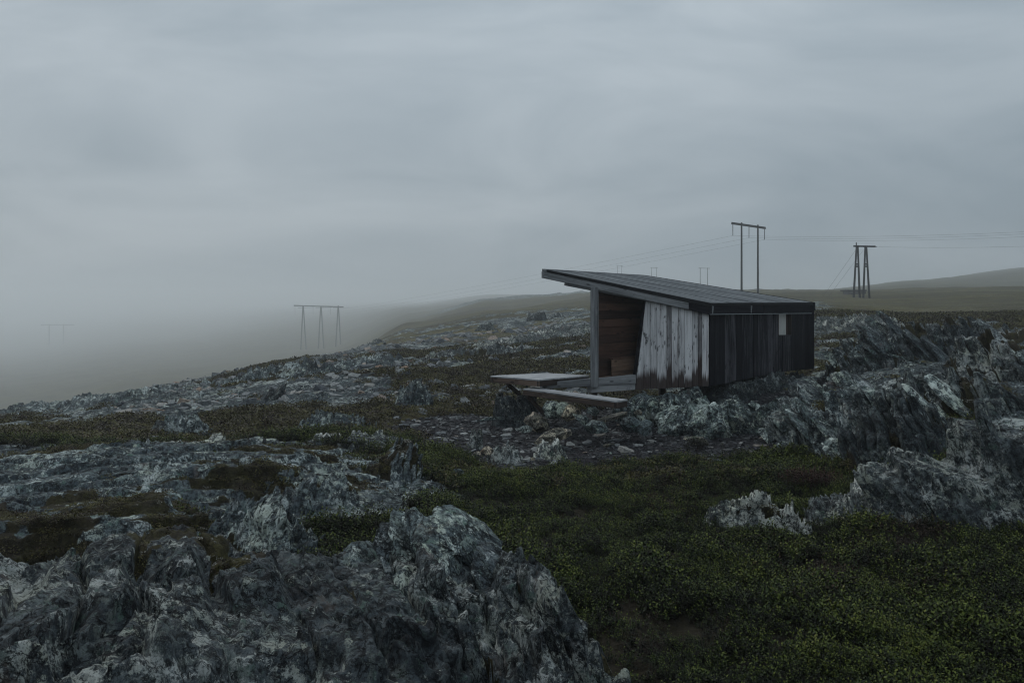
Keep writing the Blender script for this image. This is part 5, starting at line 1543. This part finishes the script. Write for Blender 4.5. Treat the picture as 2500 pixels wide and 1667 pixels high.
# little far frames showing over the roof
for (xa, xb, y0, dd, lab) in ((1506, 1520, 648.6, 620, 'leftmost of the three tiny pylons showing over the shelter roof'), (1589, 1605, 653.5, 540, 'middle one of the three tiny pylons showing over the shelter roof'), (1706.5, 1731.5, 654.7, 430, 'rightmost and largest of the three tiny pylons over the shelter roof')):
    t = empty('utility_pole', P((xa + xb) / 2, 725, dd))
    tag(t, lab, 'power pole', 'far pylons')
    w_ = xb - xa
    for px in (xa + w_ * 0.12, xb - w_ * 0.16):
        top = P(px, y0 - 1, dd)
        gzv = float(ground_z(np.array([top.x]), np.array([top.y]), False)[0])
        part('leg', [(top.x, top.y, gzv - 0.5), top], 0.19, M_pole, t, 0.15, 6)
    part('crossarm', [P(xa - 1, y0, dd), P(xb + 1, y0 + 0.5, dd)], 0.14, M_pole, t, seg=6)
# conductors
def wire(a_, b_, sag, label, rad=0.022, group=None):
    pts_ = []
    for i in range(25):
        s_ = i / 24
        p_ = a_.lerp(b_, s_); p_.z -= sag * 4 * s_ * (1 - s_)
        pts_.append(p_)
    o = link('power_line', tube_mesh('power_line', pts_, rad, 5), M_wire)
    tag(o, label, 'cable', group)
ends = [(2500, 559.5), (2500, 565), (2500, 572)]
nm = ['uppermost', 'middle', 'lowest']
for i, (p_, (ex, ey)) in enumerate(zip(HF, ends)):
    q_ = P(ex, ey, 104 + i * 5)
    far_ = p_.lerp(q_, 1.25)
    wire(p_, far_, 0.55, nm[i] + ' of the three cables running from the tall pole to the right edge', 0.010)
for i, (p_, q_) in enumerate(zip(HF, TF)):
    wire(p_, q_, 1.6, ['left', 'middle', 'right'][i] + ' cable hanging between the tall pole and the three-legged pylon', 0.011)
wire(AF[2], P(2640, 596, 96), 0.25, 'cable running right from the A-shaped pylons', 0.009)

# ------------------------------------------------------------------ far cabin
M_cab = make_wood('cabin_wall', (0.045, 0.042, 0.042), (0.085, 0.08, 0.08), (0.14, 0.13, 0.13), 0.4)
dC = 150.0
cbn = empty('cabin', P(2092, 733, dC))
tag(cbn, 'tiny low cabin in the mist behind the A-shaped pylons', 'cabin')
def cbox(name, x0, x1, y0, y1, dd, depth, mat, par=cbn, tone=0.5):
    a_, b_, c_, d_ = P(x0, y1, dd), P(x1, y1, dd), P(x1, y0, dd), P(x0, y0, dd)
    return board(name, [a_, b_, c_, d_], Vector((0, -1, 0)), depth, Vector((1, 0, 0)), mat, par, tone, 0.01)
cbox('wall', 2072, 2103, 711, 737, dC, 2.6, M_cab)
cbox('wall', 2103.2, 2114, 712, 736, dC + 0.6, 2.0, M_pole)
cbox('roof', 2069.5, 2116, 707.5, 711, dC - 0.3, 3.4, M_felt)
cbox('door', 2096, 2101, 716, 735, dC - 0.03, 0.05, M_pole)
cbox('window', 2078, 2085, 717, 724, dC - 0.03, 0.05, M_felt)
cbox('pink_panel', 2112, 2116, 719, 725.5, dC - 0.2, 0.05, make_plain('pink_paint', (0.45, 0.22, 0.22)))

# ------------------------------------------------------------------ haze
def haze(density, top, bottom, half):
    bm = bmesh.new()
    bmesh.ops.create_cube(bm, size=1.0)
    me = bpy.data.meshes.new('haze')
    bm.to_mesh(me); bm.free()
    o = link('haze', me)
    o.scale = (half * 2, half * 2, top - bottom)
    o.location = (0, 0, (top + bottom) / 2)
    m = bpy.data.materials.new('haze')
    m.use_nodes = True
    t_ = m.node_tree
    t_.nodes.clear()
    out_ = N(t_, 'ShaderNodeOutputMaterial')
    v_ = N(t_, 'ShaderNodeVolumePrincipled')
    v_.inputs['Color'].default_value = (0.95, 0.982, 1.0, 1)
    v_.inputs['Density'].default_value = density
    v_.inputs['Anisotropy'].default_value = 0.45
    t_.links.new(v_.outputs[0], out_.inputs['Volume'])
    me.materials.append(m)
    tag(o, kind='stuff')
haze(0.00125, CZ + 37, CZ - 81, 6600)
